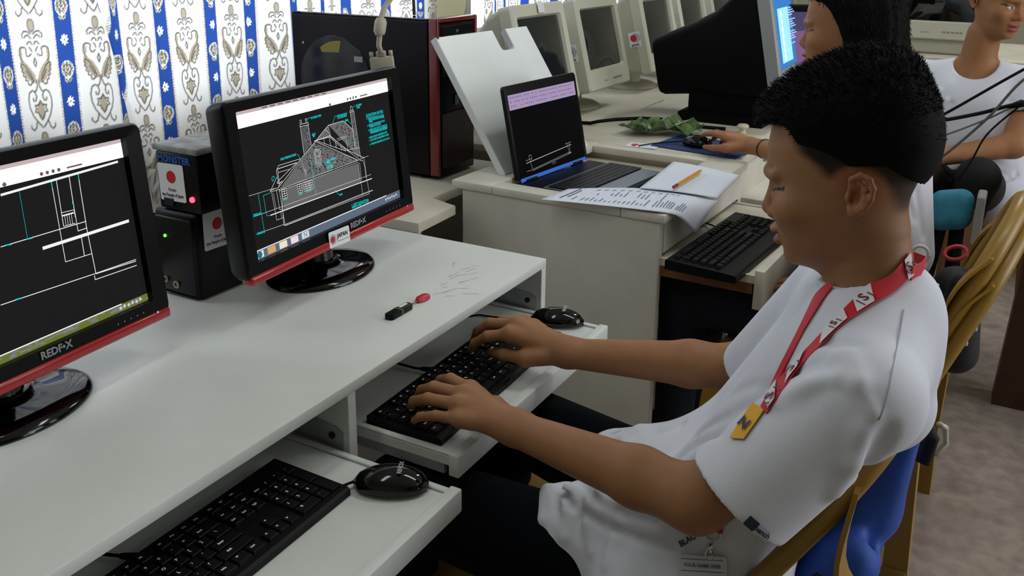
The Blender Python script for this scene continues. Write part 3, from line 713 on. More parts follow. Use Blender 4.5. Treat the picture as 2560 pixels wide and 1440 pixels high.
def hatch(polys,step,seedn,gap,ang):
    out=[]; rg=np.random.default_rng(seedn); ca,sa=math.cos(ang),math.sin(ang)
    for P in polys:
        Q=[(x*ca+y*sa,-x*sa+y*ca) for x,y in P]; y0=min(q[1] for q in Q);y1=max(q[1] for q in Q); y=y0+step*.6
        while y<y1:
            xs=[]
            for (a,b),(c,d) in zip(Q,Q[1:]+Q[:1]):
                if (b<=y)!=(d<=y): xs.append(a+(y-b)/(d-b)*(c-a))
            xs.sort()
            for x0,x1 in zip(xs[::2],xs[1::2]):
                x=x0
                while x<x1:
                    e=min(x1,x+(rg.uniform(6,30) if gap else 1e3)); out.append([(x*ca-y*sa,x*sa+y*ca),(e*ca-y*sa,e*sa+y*ca)]); x=e+(rg.uniform(.6,4) if gap else 1)
            y+=step
    return out
m1=monitor(M1_POSE,'right-hand flat monitor showing the white house elevation drawing',(-.338,1.262,0),'',M1_WHITE+M1_WHITE_LEFT,.00072,M1_CYAN,M1_TEXT,M1_BARS,True)
def on_screen(o): return [c for c in o.children if c.name.startswith('screen')][0]
s1=on_screen(m1)
mb=MB()
for q in hatch(M1_ROOF,2.05,1,True,R(-.5)): segs(mb,[(y/1000,z/1000) for y,z in q],.00085,.0009)
for q in hatch(M1_CHIM,2.0,2,True,0): segs(mb,[(y/1000,z/1000) for y,z in q],.0005,.0009)
for P in M1_CHIM:
    for k in range(60):
        t,u=rng.uniform(0,1),rng.uniform(.02,.95); a=np.array(P[0])*(1-u)+np.array(P[3])*u; b=np.array(P[1])*(1-u)+np.array(P[2])*u; c=a*(1-t)+b*t; segs(mb,[(c[0]/1000,c[1]/1000),(c[0]/1000,c[1]/1000-.0018)],.0005,.0009)
stuff(mb.obj('drawing_roof_hatch',glow('grey_line','b4b4b4',.9),s1))
mb=MB()
quad(mb,[(y/1000,z/1000) for y,z in M1_WALL[0]],.0006); mb.obj('drawing_wall_fill',glow('wall_grey','8c8c8c',.75),s1)
mb=MB()
for q in hatch(M1_WALL,2.3,1,False,R(-.5)): segs(mb,[(y/1000,z/1000) for y,z in q],.0007,.0008)
stuff(mb.obj('drawing_wall_lines',glow('wall_dark','4a4a4a',.6),s1))
# window panes of the drawing (dark with white grid)
mb=MB(); mg=MB()
for k,P in enumerate([p[1] for p in M1_WHITE if len(p[1])==5 and p[0] in (.8,.9)][-3:]):
    Q=[(y/1000,z/1000) for y,z in P[:4]]; quad(mb,Q,.0010)
    for u in ((.5,) if k<2 else (.17,.33,.5,.67,.83)): 
        a=[Q[0][i]*(1-u)+Q[1][i]*u for i in (0,1)];b=[Q[3][i]*(1-u)+Q[2][i]*u for i in (0,1)]; segs(mg,[a,b],.0008,.0013)
    for u in (.25,.5,.75):
        a=[Q[0][i]*(1-u)+Q[3][i]*u for i in (0,1)];b=[Q[1][i]*(1-u)+Q[2][i]*u for i in (0,1)]; segs(mg,[a,b],.0007,.0013)
stuff(mb.obj('drawing_window_fill',glow('drawn_window_dark',(.012,.012,.012),1.0),s1)); stuff(mg.obj('drawing_window_bars',glow('white_line','ffffff',1.0),s1))
m2=monitor(M2_POSE,'left-hand flat monitor cut off by the frame, showing sparse zoomed-in drawing lines',(-.350,.632,0),'',M2_WHITE,.00062,M2_CYAN,[],M2_BARS,False)
# JAPAN sticker on the first monitor
def rsticker(parent,name,w,h,M,m=None):
    mb=MB(); r=.003; P=[]
    for cy,cz,s in [(w/2-r,h/2-r,0),(-w/2+r,h/2-r,90),(-w/2+r,-h/2+r,180),(w/2-r,-h/2+r,270)]:
        for k in range(4): an=R(s+30*k); P.append((cy+r*math.cos(an),cz+r*math.sin(an)))
    mb.prism(P,0,.0006,0,1,M@TXYZ); return mb.obj(name,m or mat('sticker_white','e4e6e8',.35),parent)
stred=mat('sticker_red','c8141c',.4); stink=mat('sticker_ink','33363c',.5)
M=Matrix.Translation((.0155,-.012,-.1405))@Matrix.Rotation(R(-2),4,'X')
st=rsticker(m1,'japan_sticker',.062,.030,M); 
mb=MB(); mb.lathe([(.0095,0),(.0095,.0004)],20,M@Matrix.Translation((.0008,-.019,0))@TXYZ); mb.obj('grey_roundel',mat('sticker_grey','aab4c4',.4),st)
mb=MB(); mb.lathe([(.006,0),(.006,.0004)],20,M@Matrix.Translation((.0013,-.021,0))@TXYZ); mb.obj('red_disc',stred,st)
v,f=text_geo('JAPAN',.011,'LEFT',0,.0003); v2,f2=text_geo('Official Development Assistance',.0034,'LEFT',0,0,.036); mb=MB(); mb.add(v,f,M@Matrix.Translation((.0012,-.007,.003))@TXYZ); mb.add(v2,f2,M@Matrix.Translation((.0012,-.007,-.0065))@TXYZ); mb.obj('lettering',stink,st)
# ---------------------------------------------------------------- boxes beside the monitors
def from_people(parent,M,w=.062,h=.068):
    s=rsticker(parent,'round_disc_sticker',w,h,M)
    mb=MB(); mb.lathe([(.011,0),(.011,.0004)],22,M@Matrix.Translation((.0007,0,.010))@TXYZ); mb.obj('red_disc',stred,s)
    mb=MB()
    for t,z,sz in (('From',-.013,.0085),('the People of Japan',-.0225,.0080)):
        v,f=text_geo(t,sz,'CENTER',0,.00025,None if t=='From' else .053); mb.add(v,f,M@Matrix.Translation((.0009,0,z))@TXYZ)
    mb.obj('lettering',stink,s)
FACE_Y=Matrix.Rotation(R(-90),4,'Z')      # local +x (front) turned to face -Y
ups=thing('ups_unit','lower black backup power unit with a green light, standing on the white desk','ups',(-.468,1.038,.7505))
mb=MB(); mb.box(-.052,.052,0,.30,0,.158,.008,3); mb.obj('case',mat('ups_black','040405',.4,spec=.2),ups,smooth=40)
mb=MB(); mb.box(-.048,.048,-.006,.0,.006,.15,.006,3); fr=mb.obj('front_cover',mat('ups_front','050506',.35,spec=.25),ups,smooth=40)
mb=MB(); mb.lathe([(.003,0),(.0028,.002),(.001,.003)],12,Matrix.Translation((-.020,-.006,.112))@FACE_Y@TXYZ); mb.obj('green_led',glow('led_green','6bff40',2.5),ups)
for x,z,r in ((-.028,.030,.006),(-.002,.024,.007)):
    mb=MB(); mb.lathe([(r,0),(r,.003),(r*.6,.003),(r*.55,.0005)],18,Matrix.Translation((x,-.006,z))@FACE_Y@TXYZ); mb.obj('socket_ring',mat('brass_ring','9c947c',.3,metal=.8),ups,smooth=30)
from_people(ups,Matrix.Translation((.0522,.046,.122))@Matrix.Rotation(R(-1),4,'X'))
mb=MB(); mb.box(-.035,.03,.03,.2,.158,.1584); mb.obj('painted_top_glint',mat('glint_pink','9a6a6a',.3),ups)  # reddish glint on the case top, painted as a flat pink patch
avr=thing('voltage_regulator','upper black box lettered MONSTER with a red light, stacked on the backup unit','voltage regulator',(-.454,1.040,.9095))
mb=MB(); mb.box(-.050,.052,0,.24,0,.104,.005,2); mb.obj('case',mat('avr_black','040405',.4,spec=.2),avr,smooth=40)
mb=MB(); mb.box(-.053,.055,-.004,.243,.104,.116,.004,2); mb.obj('lid',mat('dusty_lid','a4a4a4',.6,noise=.55,nscale=45),avr,smooth=40,label='dust-grey lid')
v,f=text_geo('MONSTER',.0165,'CENTER',.0004,.0005,.078); mb=MB(); mb.add(v,f,Matrix.Translation((-.004,-.0006,.091))@FACE_Y@TXYZ); mb.obj('maker_lettering',mat('dim_blue_print','2458b0',.4),avr)
from_people(avr,Matrix.Translation((-.013,-.0006,.050))@FACE_Y@Matrix.Rotation(R(1.5),4,'X'),.062,.066)
mb=MB(); mb.lathe([(.005,0),(.005,.003),(.003,.005)],14,Matrix.Translation((.034,0,.026))@FACE_Y@TXYZ); mb.obj('red_led',glow('led_red','ff2a3a',9),avr)
mb=MB(); mb.box(-.035,-.012,-.003,0,.008,.022,.001); mb.obj('rocker_switch',mat('switch_navy','0e1830',.3),avr)
# ---------------------------------------------------------------- tower case
tw=thing('computer_tower','black computer tower with red edged front, standing on the wall table','computer case',(-.612,2.08,.7095))
mb=MB(); mb.box(-.515,-.025,0,.205,.012,.445,.003,1); mb.obj('case',mat('tower_black','060405',.4,spec=.15),tw)
mb=MB(); mb.box(-.513,-.03,.002,.203,.4451,.450,.002,1); mb.obj('top_panel',mat('tower_top_gloss','101012',.05,spec=1,coat=1),tw)
mb=MB(); mb.box(-.510,-.03,-.002,.0,.016,.441,.001); sp=mb.obj('side_panel',mat('side_gloss','070405',.3,spec=.2),tw)
cx,cz,ra=-.355,.255,.132
mb=MB(); P=[(cx+ra*math.cos(a)*1.0,cz+ra*math.sin(a)) for a in np.linspace(-.9,math.pi+.9,40)]
XZ=Matrix(((1,0,0,0),(0,0,-1,0),(0,1,0,0),(0,0,0,1)))
mb.prism(P,.002,.005,.002,1,XZ); wn=mb.obj('bubble_window',mat('smoked_acrylic','14171b',.15,spec=.35),sp)
mb=MB(); P=[(cx+.02+.118*math.cos(a),cz+.118*math.sin(a)) for a in np.linspace(1.5,2.2,10)]+[(cx-.045,cz+.082),(cx+.02,cz+.085)]; mb.prism(P,.0052,.006,0,1,XZ); mb.obj('yellow_arc_patch',mat('olive_arc','8a7c22',.4),sp)  # flat olive crescent inside the rim of the bubble window
mb=MB(); mb.box(cx+.075,cx+.105,-.0068,-.0052,cz+.062,cz+.078); mb.obj('maker_badge',mat('badge_grey','8a9094',.3,metal=.5),sp)
for x,z in ((cx-.115,cz+.105),(cx+.165,cz+.06),(-.20,.22),(-.20,.035)): mb=MB(); mb.lathe([(.004,0),(.004,.002),(.002,.003)],10,Matrix.Translation((x,-.002,z))@FACE_Y@TXYZ); mb.obj('screw',mat('nickel','b0a0a0',.3,metal=.8),sp)
mb=MB(); mb.box(-.190,-.165,-.004,-.002,.12,.35,.002); mb.obj('vent_slot',mat('vent_grey','2a2c30',.4),sp)
red=mat('case_red','6a0b0e',.3,coat=.4)
mb=MB(); mb.box(-.025,.0,.010,.195,.006,.437,.004,2); fp=mb.obj('front_panel',mat('front_black','080304',.3,spec=.2),tw,smooth=40)
mb=MB(); mb.box(-.026,.004,-.002,.009,.012,.451,.004,3); mb.obj('front_edge_bar',red,fp,smooth=40)
mb=MB(); mb.box(-.026,.004,.196,.207,.19,.451,.004,3); mb.obj('front_edge_bar',red,fp,smooth=40)
mb=MB(); mb.box(-.026,.004,.0091,.1959,.439,.451,.004,2); mb.obj('front_top_bar',red,fp,smooth=40)
for k in range(3): mb=MB(); mb.box(.0,.0025,.022,.185,.390-k*.050,.430-k*.050,.002); mb.obj('drive_bay_cover',mat('bay_black','08090a',.3,spec=.3),fp)
mb=MB(); mb.box(.0,.003,.02,.185,.03,.19,.003); mb.obj('lower_grille',mat('grille_red','2c0405',.4,noise=.6,nscale=70),fp)
mb=MB(); mb.box(.003,.005,.085,.105,.205,.235,.002); mb.obj('badge',mat('badge_blue','6a7f92',.25,metal=.3),fp)
v,f=text_geo('XP',.012,'CENTER',0,.0003); mb=MB(); mb.add(v,f,Matrix.Translation((.003,.10,.412))@TXYZ); mb.obj('drive_mark',mat('badge_grey','8a9094',.3,metal=.5),fp)
for x in (-.47,-.06):
    for y in (.03,.175): mb=MB(); mb.lathe([(.016,0),(.014,.012)],14,Matrix.Translation((x,y,0))); mb.obj('foot',blackm,tw)
# monitor cable plugged in at the top of the monitor: ferrite bulge and plug
vg=thing('video_cable','thick grey-cream video cable with a screw plug hanging above the right flat monitor','cable',(-.365,1.512,1.13))
T0=Vector((-.365,1.512,1.13)); A=lambda p:tuple(Vector(p)-T0)
p0,p1,p2,p3=[Vector(q) for q in ((-.365,1.506,1.142),(-.367,1.504,1.172),(-.367,1.511,1.212),(-.36,1.535,1.248))]
mb=MB(); mb.tube([A(p0),A(p0+(p1-p0)*.5+Vector((-.004,0,0))),A(p1),A(p2),A((-.365,1.519,1.23)),A(p3),A((-.34,1.58,1.32)),A((-.32,1.63,1.42))],.0055,10); cream=mat('cable_cream','b4ac9a',.5,noise=.1); mb.obj('cord',cream,vg,smooth=True)
mb=MB(); mb.tube([A(p1+Vector((.002,0,.006))),A(p1+Vector((0,.001,.014))),A(p2-Vector((0,.001,.008))),A(p2)],[.009,.0125,.0125,.009],12); mb.obj('ferrite_bead',cream,vg,smooth=50)
PM=Matrix.Translation(Vector((-.366,1.514,1.114))-T0)@Matrix.Rotation(R(28.9),4,'Z')@Matrix.Rotation(R(-6),4,'Y')
mb=MB(); mb.box(-.026,.022,-.008,.008,-.014,.020,.003,2,PM); mb.box(-.012,.008,-.006,.006,.02,.032,.003,2,PM); pg=mb.obj('plug',cream,vg,smooth=40)
for x in (-.022,.018): mb=MB(); mb.tube([PM@Vector((x,0,.02)),PM@Vector((x,0,.031))],.0042,8); mb.obj('thumb_screw',cream,pg,smooth=True)
kc=MB(); kc.tube([(-.40,1.75,1.22),(-.405,1.78,1.21),(-.39,1.83,1.19),(-.375,1.90,1.12),(-.37,1.92,1.0)][:1]+[(-.62,2.02,1.45),(-.66,2.03,1.30),(-.655,2.03,1.20),(-.64,2.01,1.182)],.004,8) if 0 else kc.tube([(-.74,2.16,1.5),(-.745,2.16,1.30),(-.74,2.16,1.1603)],.0045,8)
tag(kc.obj('thin_cord',mat('cord_grey','5a554e',.5),smooth=True),'thin dark cord dropping to the top of the black tower','cord')
# ---------------------------------------------------------------- keyboards
ROWS=[ # (row y from back, [(x,width,legend)...]) in key units, full-size layout
 (0,[(0,1,'Esc')]+[(2+i,1,'F%d'%(i+1)) for i in range(4)]+[(6.5+i,1,'F%d'%(i+5)) for i in range(4)]+[(11+i,1,'F%d'%(i+9)) for i in range(4)]+[(15.25+i,1,t) for i,t in enumerate(['Prt','Scr','Brk'])]),
 (1.15,[(i,1,t) for i,t in enumerate('`1234567890-=')]+[(13,2,'Back')]+[(15.25+i,1,t) for i,t in enumerate(['Ins','Hm','PgU'])]+[(18.5+i,1,t) for i,t in enumerate(['Num','/','*','-'])]),
 (2.15,[(0,1.5,'Tab')]+[(1.5+i,1,t) for i,t in enumerate('QWERTYUIOP[]')]+[(13.5,1.5,'\\')]+[(15.25+i,1,t) for i,t in enumerate(['Del','End','PgD'])]+[(18.5+i,1,t) for i,t in enumerate('789')]),
 (3.15,[(0,1.75,'Caps')]+[(1.75+i,1,t) for i,t in enumerate("ASDFGHJKL;'")]+[(12.75,2.25,'Enter')]+[(18.5+i,1,t) for i,t in enumerate('456')]),
 (4.15,[(0,2.25,'Shift')]+[(2.25+i,1,t) for i,t in enumerate('ZXCVBNM,./')]+[(12.25,2.75,'Shift')]+[(16.25,1,'^')]+[(18.5+i,1,t) for i,t in enumerate('123')]),
 (5.15,[(0,1.25,'Ctrl'),(1.25,1.25,'Win'),(2.5,1.25,'Alt'),(3.75,6.25,''),(10,1.25,'Alt'),(11.25,1.25,'Win'),(12.5,1.25,'=' ),(13.75,1.25,'Ctrl')]+[(15.25+i,1,t) for i,t in enumerate('<v>')]+[(18.5,2,'0'),(20.5,1,'.')])]
KEYM={}
keymat=mat('key_black','070708',.45,spec=.22); legmat=mat('key_legend','e4e6ea',.5)
def key_mesh(w,h,p,tall,top,kind):
    k=(round(w,2),round(h,2),kind)
    if k not in KEYM:
        g=.06*p; a,b=w*p/2-g/2,h*p/2-g/2; t=top
        mb=MB(); v=[];
        for z,s in ((0,0),(tall*.85,t),(tall,t+.0008)):
            v+=[(-b+s,-a+s,z),(b-s,-a+s,z),(b-s,a-s,z),(-b+s,a-s,z)]
        f=[(0,1,2,3)[::-1],(8,9,10,11)]+[(i*4+j,i*4+(j+1)%4,i*4+4+(j+1)%4,i*4+4+j) for i in (0,1) for j in range(4)]
        mb.add(v,f); KEYM[k]=mb.mesh('key',keymat)
    return KEYM[k]
def keyboard(loc,yaw,tilt,label,group,p,case,kind,legends,cable):
    # local: x toward the user, y to the user's right, origin at the centre of the case underside
    o=thing('keyboard',label,'keyboard',loc,(0,tilt,yaw),group)
    W,D,Hh,hx=case
    mb=MB()
    prof=[(-D/2,0),(D/2,0),(D/2,Hh*.55),(D/2-.004,Hh*.75),(-D/2+.003,Hh),(-D/2,Hh-.002)]
    XZ2=Matrix(((1,0,0,0),(0,0,1,0),(0,1,0,0),(0,0,0,1)))
    mb.prism(prof,-W/2,W/2,0,1,XZ2); b=mb.obj('case',mat('keyboard_case','040405',.45,spec=.2),o)
    x0=-D/2+hx; y0=-(22.5*p)/2
    leg=MB(); sl=math.atan2(Hh*.25,D)
    for ry,ks in ROWS:
        for x,w,t in ks:
            cy=y0+(x+w/2)*p; cx=x0+(ry+.5)*p; z=Hh-(cx+D/2)/D*Hh*.25
            put(key_mesh(w,1,p,.0055 if kind=='slim' else .0085,.0012 if kind=='slim' else .0028,kind),'key',o,None,Matrix.Translation((cx,cy,z-.001))@Matrix.Rotation(sl,4,'Y'))
            if t and legends:
                v,f=text_geo(t,.0062 if len(t)==1 else .0040,'CENTER',0,.0002); leg.add(v,f,Matrix.Translation((cx-.003 if len(t)==1 else cx-.001,cy-.003 if w<2 else cy-.008,z+(.0048 if kind=='slim' else .0078)))@Matrix.Rotation(sl,4,'Y')@Matrix.Rotation(R(90),4,'Z'))
    for x,y,t in ((21.5,2.15,'+'),(21.5,4.15,'En')):
        cy=y0+(x+.5)*p; cx=x0+(y+1)*p; z=Hh-(cx+D/2)/D*Hh*.25
        put(key_mesh(1,2,p,.0055 if kind=='slim' else .0085,.0012 if kind=='slim' else .0028,kind),'key',o,None,Matrix.Translation((cx,cy,z-.001))@Matrix.Rotation(sl,4,'Y'))
    if legends: stuff(leg.obj('key_legends',legmat,o))
    if cable:
        mb=MB(); mb.tube(cable,.0022,8); mb.obj('cable',blackm,o,smooth=True)
        mb=MB(); c=Vector(cable[0]); d=(Vector(cable[1])-c).normalized(); mb.tube([c-d*.004,c+d*.02],[.006,.0035],8); mb.obj('strain_relief',blackm,o,smooth=True)
    return o
keyboard((.032,1.219,.6405),R(1.6),0,'black slim keyboard under the typing hands','slim black keyboards on the white desk',.0189,(.437,.136,.016,.009),'slim',True,[(-.068,-.03,.010),(-.10,-.035,.008),(-.16,-.03,.006)])
keyboard((.004,.617,.6405),R(1.0),0,'black slim keyboard on the nearest tray, its typing end cut off by the frame','slim black keyboards on the white desk',.0189,(.437,.136,.016,.009),'slim',True,[(-.068,-.02,.010),(-.10,-.03,.008),(-.17,-.05,.006)])
keyboard((.236,2.105,.6485),R(-2.1)-0.03,0,'bulky black keyboard on the pulled-out tray of the beige desk','',.0189,(.46,.168,.024,.012),'tall',False,[(-.083,.09,.012),(-.10,.12,.010),(-.14,.15,.006)])
# ---------------------------------------------------------------- mice
def mouse(loc,yaw,label,group,cable,logo=True,L=.104,Wd=.062,Hh=.0315):
    o=thing('computer_mouse',label,'mouse',loc,(0,0,yaw),group)
    secs=[]; n=20
    for i in range(13):
        t=i/12; x=-L/2+L*t; k=math.sqrt(max(0,1-(2*t-1)**2*.995)); w=Wd/2*k**.92*(.95+.05*t); hh=.009+(Hh-.009)*k**.95*(.86+.14*math.sin(math.pi*min(1,t*1.05)))
        secs.append([(x,w*math.cos(a),.002+max(0,.006+ (hh-.006)*math.sin(a)**1.0 if math.sin(a)>0 else .006+.006*math.sin(a))) for a in [2*math.pi*j/n for j in range(n)]])
    mb=MB(); mb.loft(secs); mb.obj('shell',blackg,o,smooth=60)
    mb=MB(); mb.tube([(-.030,0,.0205),(-.020,0,.0245),(-.010,0,.0275)],.0030,8); mb.obj('scroll_wheel',mat('wheel_grey','1c1c20',.5),o,smooth=True)
    if logo:
        v,f=text_geo('RENOX',.0085,'CENTER',0,.0003); mb=MB(); mb.add(v,f,Matrix.Translation((.014,0,.0336))@Matrix.Rotation(R(3),4,'Y')@Matrix.Rotation(R(90),4,'Z')); mb.obj('maker_lettering',mat('mouse_silver','9aa0a4',.3),o)
    for y in (-.010,.010): mb=MB(); mb.box(-.016,.016,y-.004,y+.004,0,.0025); mb.obj('glide_foot',blackm,o)
    if cable: mb=MB(); mb.tube(cable,.0019,8); mb.obj('cable',blackm,o,smooth=True)
    return o
mouse((.107,.876,.6405),R(27),'glossy black mouse on the nearest tray','glossy black mice on the white trays',[(-.05,0,.010),(-.075,-.014,.006),(-.11,-.05,.0035),(-.15,-.10,.003)])
mouse((.055,1.496,.6405),R(17),'glossy black mouse beyond the typing right hand','glossy black mice on the white trays',[(-.05,0,.010),(-.075,-.006,.005),(-.11,-.006,.003),(-.16,.0,.003),(-.2,-.03,.003)])
# ---------------------------------------------------------------- flash drive
us=thing('flash_drive','black flash drive with a red tag lying on the white desk','flash drive',(-.089,1.172,.7505),(0,0,R(90)))
mb=MB(); P=[(-.030,-.009),(.024,-.009),(.031,-.005),(.031,.005),(.024,.009),(-.030,.009),(-.034,.005),(-.034,-.005)]; mb.prism(P,0,.009,.002,2); mb.obj('body',black,us,smooth=40)
mb=MB(); mb.box(-.004,-.002,-.0092,.0092,.0005,.0093); mb.obj('green_ring',mat('lime_ring','7ea62a',.4),us)
mb=MB(); mb.box(.003,.024,-.0005,.006,.009,.0094); mb.obj('white_label',mat('sticker_white','e4e6e8',.35),us)
mb=MB(); mb.tube([(.031,0,.005),(.038,0,.003),(.046,.001,.003),(.053,0,.004)],.0012,6); mb.obj('cord_loop',mat('tan_cord','8a6a48',.6),us)
mb=MB(); P=[(.052,-.004),(.062,-.009),(.080,-.009),(.086,-.004),(.086,.004),(.080,.009),(.062,.009),(.052,.004)]; mb.prism(P,.001,.007,.002,2); mb.obj('red_tag',mat('tag_red','c01f35',.35),us,smooth=40,label='bright red plastic tag')
# ---------------------------------------------------------------- laptop
lw,lh=.36,.25
ML=poseM(LAP_POSE); lp=bpy.data.objects.new('laptop',None); COL.objects.link(lp); lp.matrix_world=ML
tag(lp,'open black laptop with a dark drawing screen, set in the beige desk','laptop')
mb=MB(); P=[]
for cy,cz,s in [(lw/2-.012,lh/2-.012,0),(-lw/2+.012,lh/2-.012,90),(-lw/2+.004,-lh/2+.004,180),(lw/2-.004,-lh/2+.004,270)]:
    r=.012 if s<180 else .004
    for k in range(5): an=R(s+22.5*k); P.append((cy+r*math.cos(an),cz+r*math.sin(an)))
mb.prism(P,-.012,0,.002,2,TXYZ); sl=mb.obj('lid',mat('laptop_black','070709',.4,spec=.25),lp,smooth=40)
def inner(q): return (q[0]/1000,q[1]/1000)
tl,tr,br2,bl=[inner(q) for q in LAP_BARS[0]]; b0,b1,b2,b3=[inner(q) for q in LAP_BARS[1]]
sx0,sx1,sz0,sz1=(tl[0]+b3[0])/2,(tr[0]+b2[0])/2,(b2[1]+b3[1])/2,(tl[1]+tr[1])/2
mb=MB(); quad(mb,[(sx0,sz0),(sx1,sz0),(sx1,sz1),(sx0,sz1)],.0006); ls=mb.obj('screen',glow('laptop_screen_black',(.002,.002,.002),1),lp)
zt=(br2[1]+bl[1])/2; zk=(b0[1]+b1[1])/2
mb=MB(); quad(mb,[(sx0,zt),(sx1,zt),(sx1,sz1),(sx0,sz1)],.001); mb.obj('toolbar',glow('lilac_bar','b9a4cc',.85),ls)
mb=MB()
for r_ in range(3):
    for k in range(34):
        if rng.random()<.75: y=sx0+.008+(sx1-sx0-.016)*k/34; z=sz1-.006-r_*.0115; quad(mb,[(y,z-.003),(y+.005,z-.003),(y+.005,z),(y,z)],.0014)
stuff(mb.obj('toolbar_icons',glow('lilac_icons','8672a6',.7),ls))
mb=MB(); quad(mb,[(sx0,sz0),(sx1,sz0),(sx1,zk),(sx0,zk)],.001); mb.obj('taskbar',glow('taskbar_blue','3f6fd0',.9),ls)
mb=MB()
for wdt,pts in LAP_WHITE: segs(mb,[(y/1000,z/1000) for y,z in pts],max(.0006,wdt*.0009),.0016)
mb.obj('drawing_lines',glow('drawing_grey','c8c8c8',.8),ls)
Mi=ML.inverted(); hz=(ML@Vector((0,0,-lh/2)));
BM=Mi@Matrix.Translation((hz.x,hz.y,.7212))@Matrix.Rotation(LAP_POSE[3],4,'Z')
mb=MB(); mb.box(.004,.262,-lw/2,lw/2,0,.026,.004,2,BM); lb=mb.obj('base',mat('laptop_base','0a0b0e',.45,spec=.3),lp,smooth=40)
mb=MB(); mb.box(.07,.245,-lw/2+.012,lw/2-.012,.0262,.0272,0,1,BM); mb.obj('deck_trim',mat('laptop_silver','7d8790',.35,metal=.4),lb)
mb=MB(); mb.box(.078,.185,-lw/2+.02,lw/2-.02,.0274,.0282,0,1,BM); mb.obj('key_well',mat('key_black','070708',.45,spec=.22),lb)
mb=MB()
for r_ in range(6):
    for k in range(17): mb.box(.081+r_*.0172,.081+r_*.0172+.0150,-lw/2+.024+k*.0195,-lw/2+.024+k*.0195+.0170,.0284,.0305,0,1,BM)
stuff(mb.obj('laptop_keys',mat('laptop_key','15161b',.45),lb))
v,f=text_geo('acer',.012,'CENTER',0,.0002); mb=MB(); mb.add(v,f,Matrix.Translation((.0008,0,-lh/2+.016))@TXYZ); mb.obj('maker_lettering',mat('badge_grey','8a9094',.3,metal=.5),lp)
for y in (-lw/2+.06,lw/2-.06): mb=MB(); mb.tube([BM@Vector((0,y-.025,.026)),BM@Vector((0,y+.025,.026))],.007,10); mb.obj('hinge',blackm,lp,smooth=50)
# ---------------------------------------------------------------- papers and pencil
paper=mat('paper','dde2ef',.7); ink=mat('print_ink','5c6273',.7)
def sheet(A,B,Cc,D,nu,nv,fn): # bilinear grid plus height fn
    A,B,Cc,D=[np.array(q,float) for q in (A,B,Cc,D)]; G=[]
    for i in range(nu+1):
        row=[]
        for j in range(nv+1):
            u,v=i/nu,j/nv; p=A*(1-u)*(1-v)+B*u*(1-v)+Cc*u*v+D*(1-u)*v; p[2]+=fn(u,v); row.append(tuple(p))
        G.append(row)
    return G
ps=thing('printed_sheet','white sheet printed with grey rows, drooping over the near corner of the beige desk','paper',(0,0,0))
pa=[(-.187,1.886,.767),(.125,1.915,.767),(.185,2.105,.768),(-.178,2.02,.7655)]
def droop(u,v): return -.075*max(0,(u-.72)/.28)**1.6*(1-.8*v)+.003*math.sin(u*5)
ne=np.array([(-.184,1.882,.767),(-.09,1.901,.767),(.012,1.919,.767),(.104,1.922,.770),(.136,1.965,.756),(.155,2.043,.690)]); fe=np.array([(-.168,2.0,.768),(-.104,2.053,.768),(-.015,2.102,.769),(.08,2.103,.770),(.136,2.102,.770),(.189,2.093,.767)])
tt=np.linspace(0,5,23); cr=lambda E: np.stack([np.interp(tt,range(6),E[:,k]) for k in range(3)],1)
ne_,fe_=cr(ne),cr(fe)
for E in (ne_,fe_):
    for _ in range(2): E[1:-1]=(E[:-2]+2*E[1:-1]+E[2:])/4
G=[[tuple(ne_[i]*(1-j/12)+fe_[i]*(j/12)+np.array((0,0,.004*math.sin(math.pi*j/12)*(1 if i>12 else 0)))) for j in range(13)] for i in range(23)]
mb=MB(); mb.grid(G,.0006); mb.obj('sheet',paper,ps,smooth=True)
def onG(u,v,d=.0012):
    i=min(21.999,u*22);j=min(11.999,v*12);a,b=int(i),int(j);p=np.array([G[a][b],G[a+1][b],G[a][b+1],G[a+1][b+1]]);fu,fv=i-a,j-b
    q=p[0]*(1-fu)*(1-fv)+p[1]*fu*(1-fv)+p[2]*(1-fu)*fv+p[3]*fu*fv; return (q[0],q[1],q[2]+d)
mb=MB()
def stroke(u0,v0,u1,v1,w):
    P=[onG(u0+(u1-u0)*k/4,v0+(v1-v0)*k/4) for k in range(5)]
    for a,b in zip(P[:-1],P[1:]):
        d=np.array(b)-a; n=np.array([-d[1],d[0],0]); n/=np.linalg.norm(n)+1e-9; n*=w/2
        mb.add([tuple(a+n),tuple(a-n),tuple(b-n),tuple(b+n)],[(0,1,2,3)])
for k in range(30):
    if k in (1,17,25): continue
    u=.14+k*.0225; L=.06+.16*rng.random() if k<16 else .16+.24*rng.random(); stroke(u,.15,u+.005,.15+L,.002)
    if 3<k<22 and rng.random()<.6: stroke(u,.42+.1*rng.random(),u+.004,.55+.2*rng.random(),.002)
for k in range(12): stroke(.20+k*.04,.80,.22+k*.04,.83,.003)
stroke(.07,.2,.09,.95,.0035); stroke(.10,.3,.115,.8,.003)
stuff(mb.obj('printed_rows',ink,ps))
pb=thing('blank_sheet','blank white folded sheet under the pencil on the beige desk','paper',(0,0,0))
G2=sheet((-.010,2.085,.7735),(.186,2.093,.7735),(.172,2.335,.772),(-.03,2.395,.772),14,14,lambda u,v:.003*math.sin(3*u)+.004*v*v)
mb=MB(); mb.grid(G2,.0012); mb.obj('sheet',paper,pb,smooth=True)
pc=thing('pencil','yellow pencil with a red eraser lying on the blank sheet','pencil',(.080,2.196,.7865),(0,0,R(88.5)))
mb=MB(); mb.tube([(-.085,0,0),(.085,0,0)],.0042,6); mb.obj('shaft',mat('pencil_yellow','e8a415',.35),pc)
mb=MB(); mb.tube([(.085,0,0),(.097,0,0)],[.0042,.0012],6); mb.obj('sharpened_wood',mat('pencil_wood','c99a66',.6),pc)
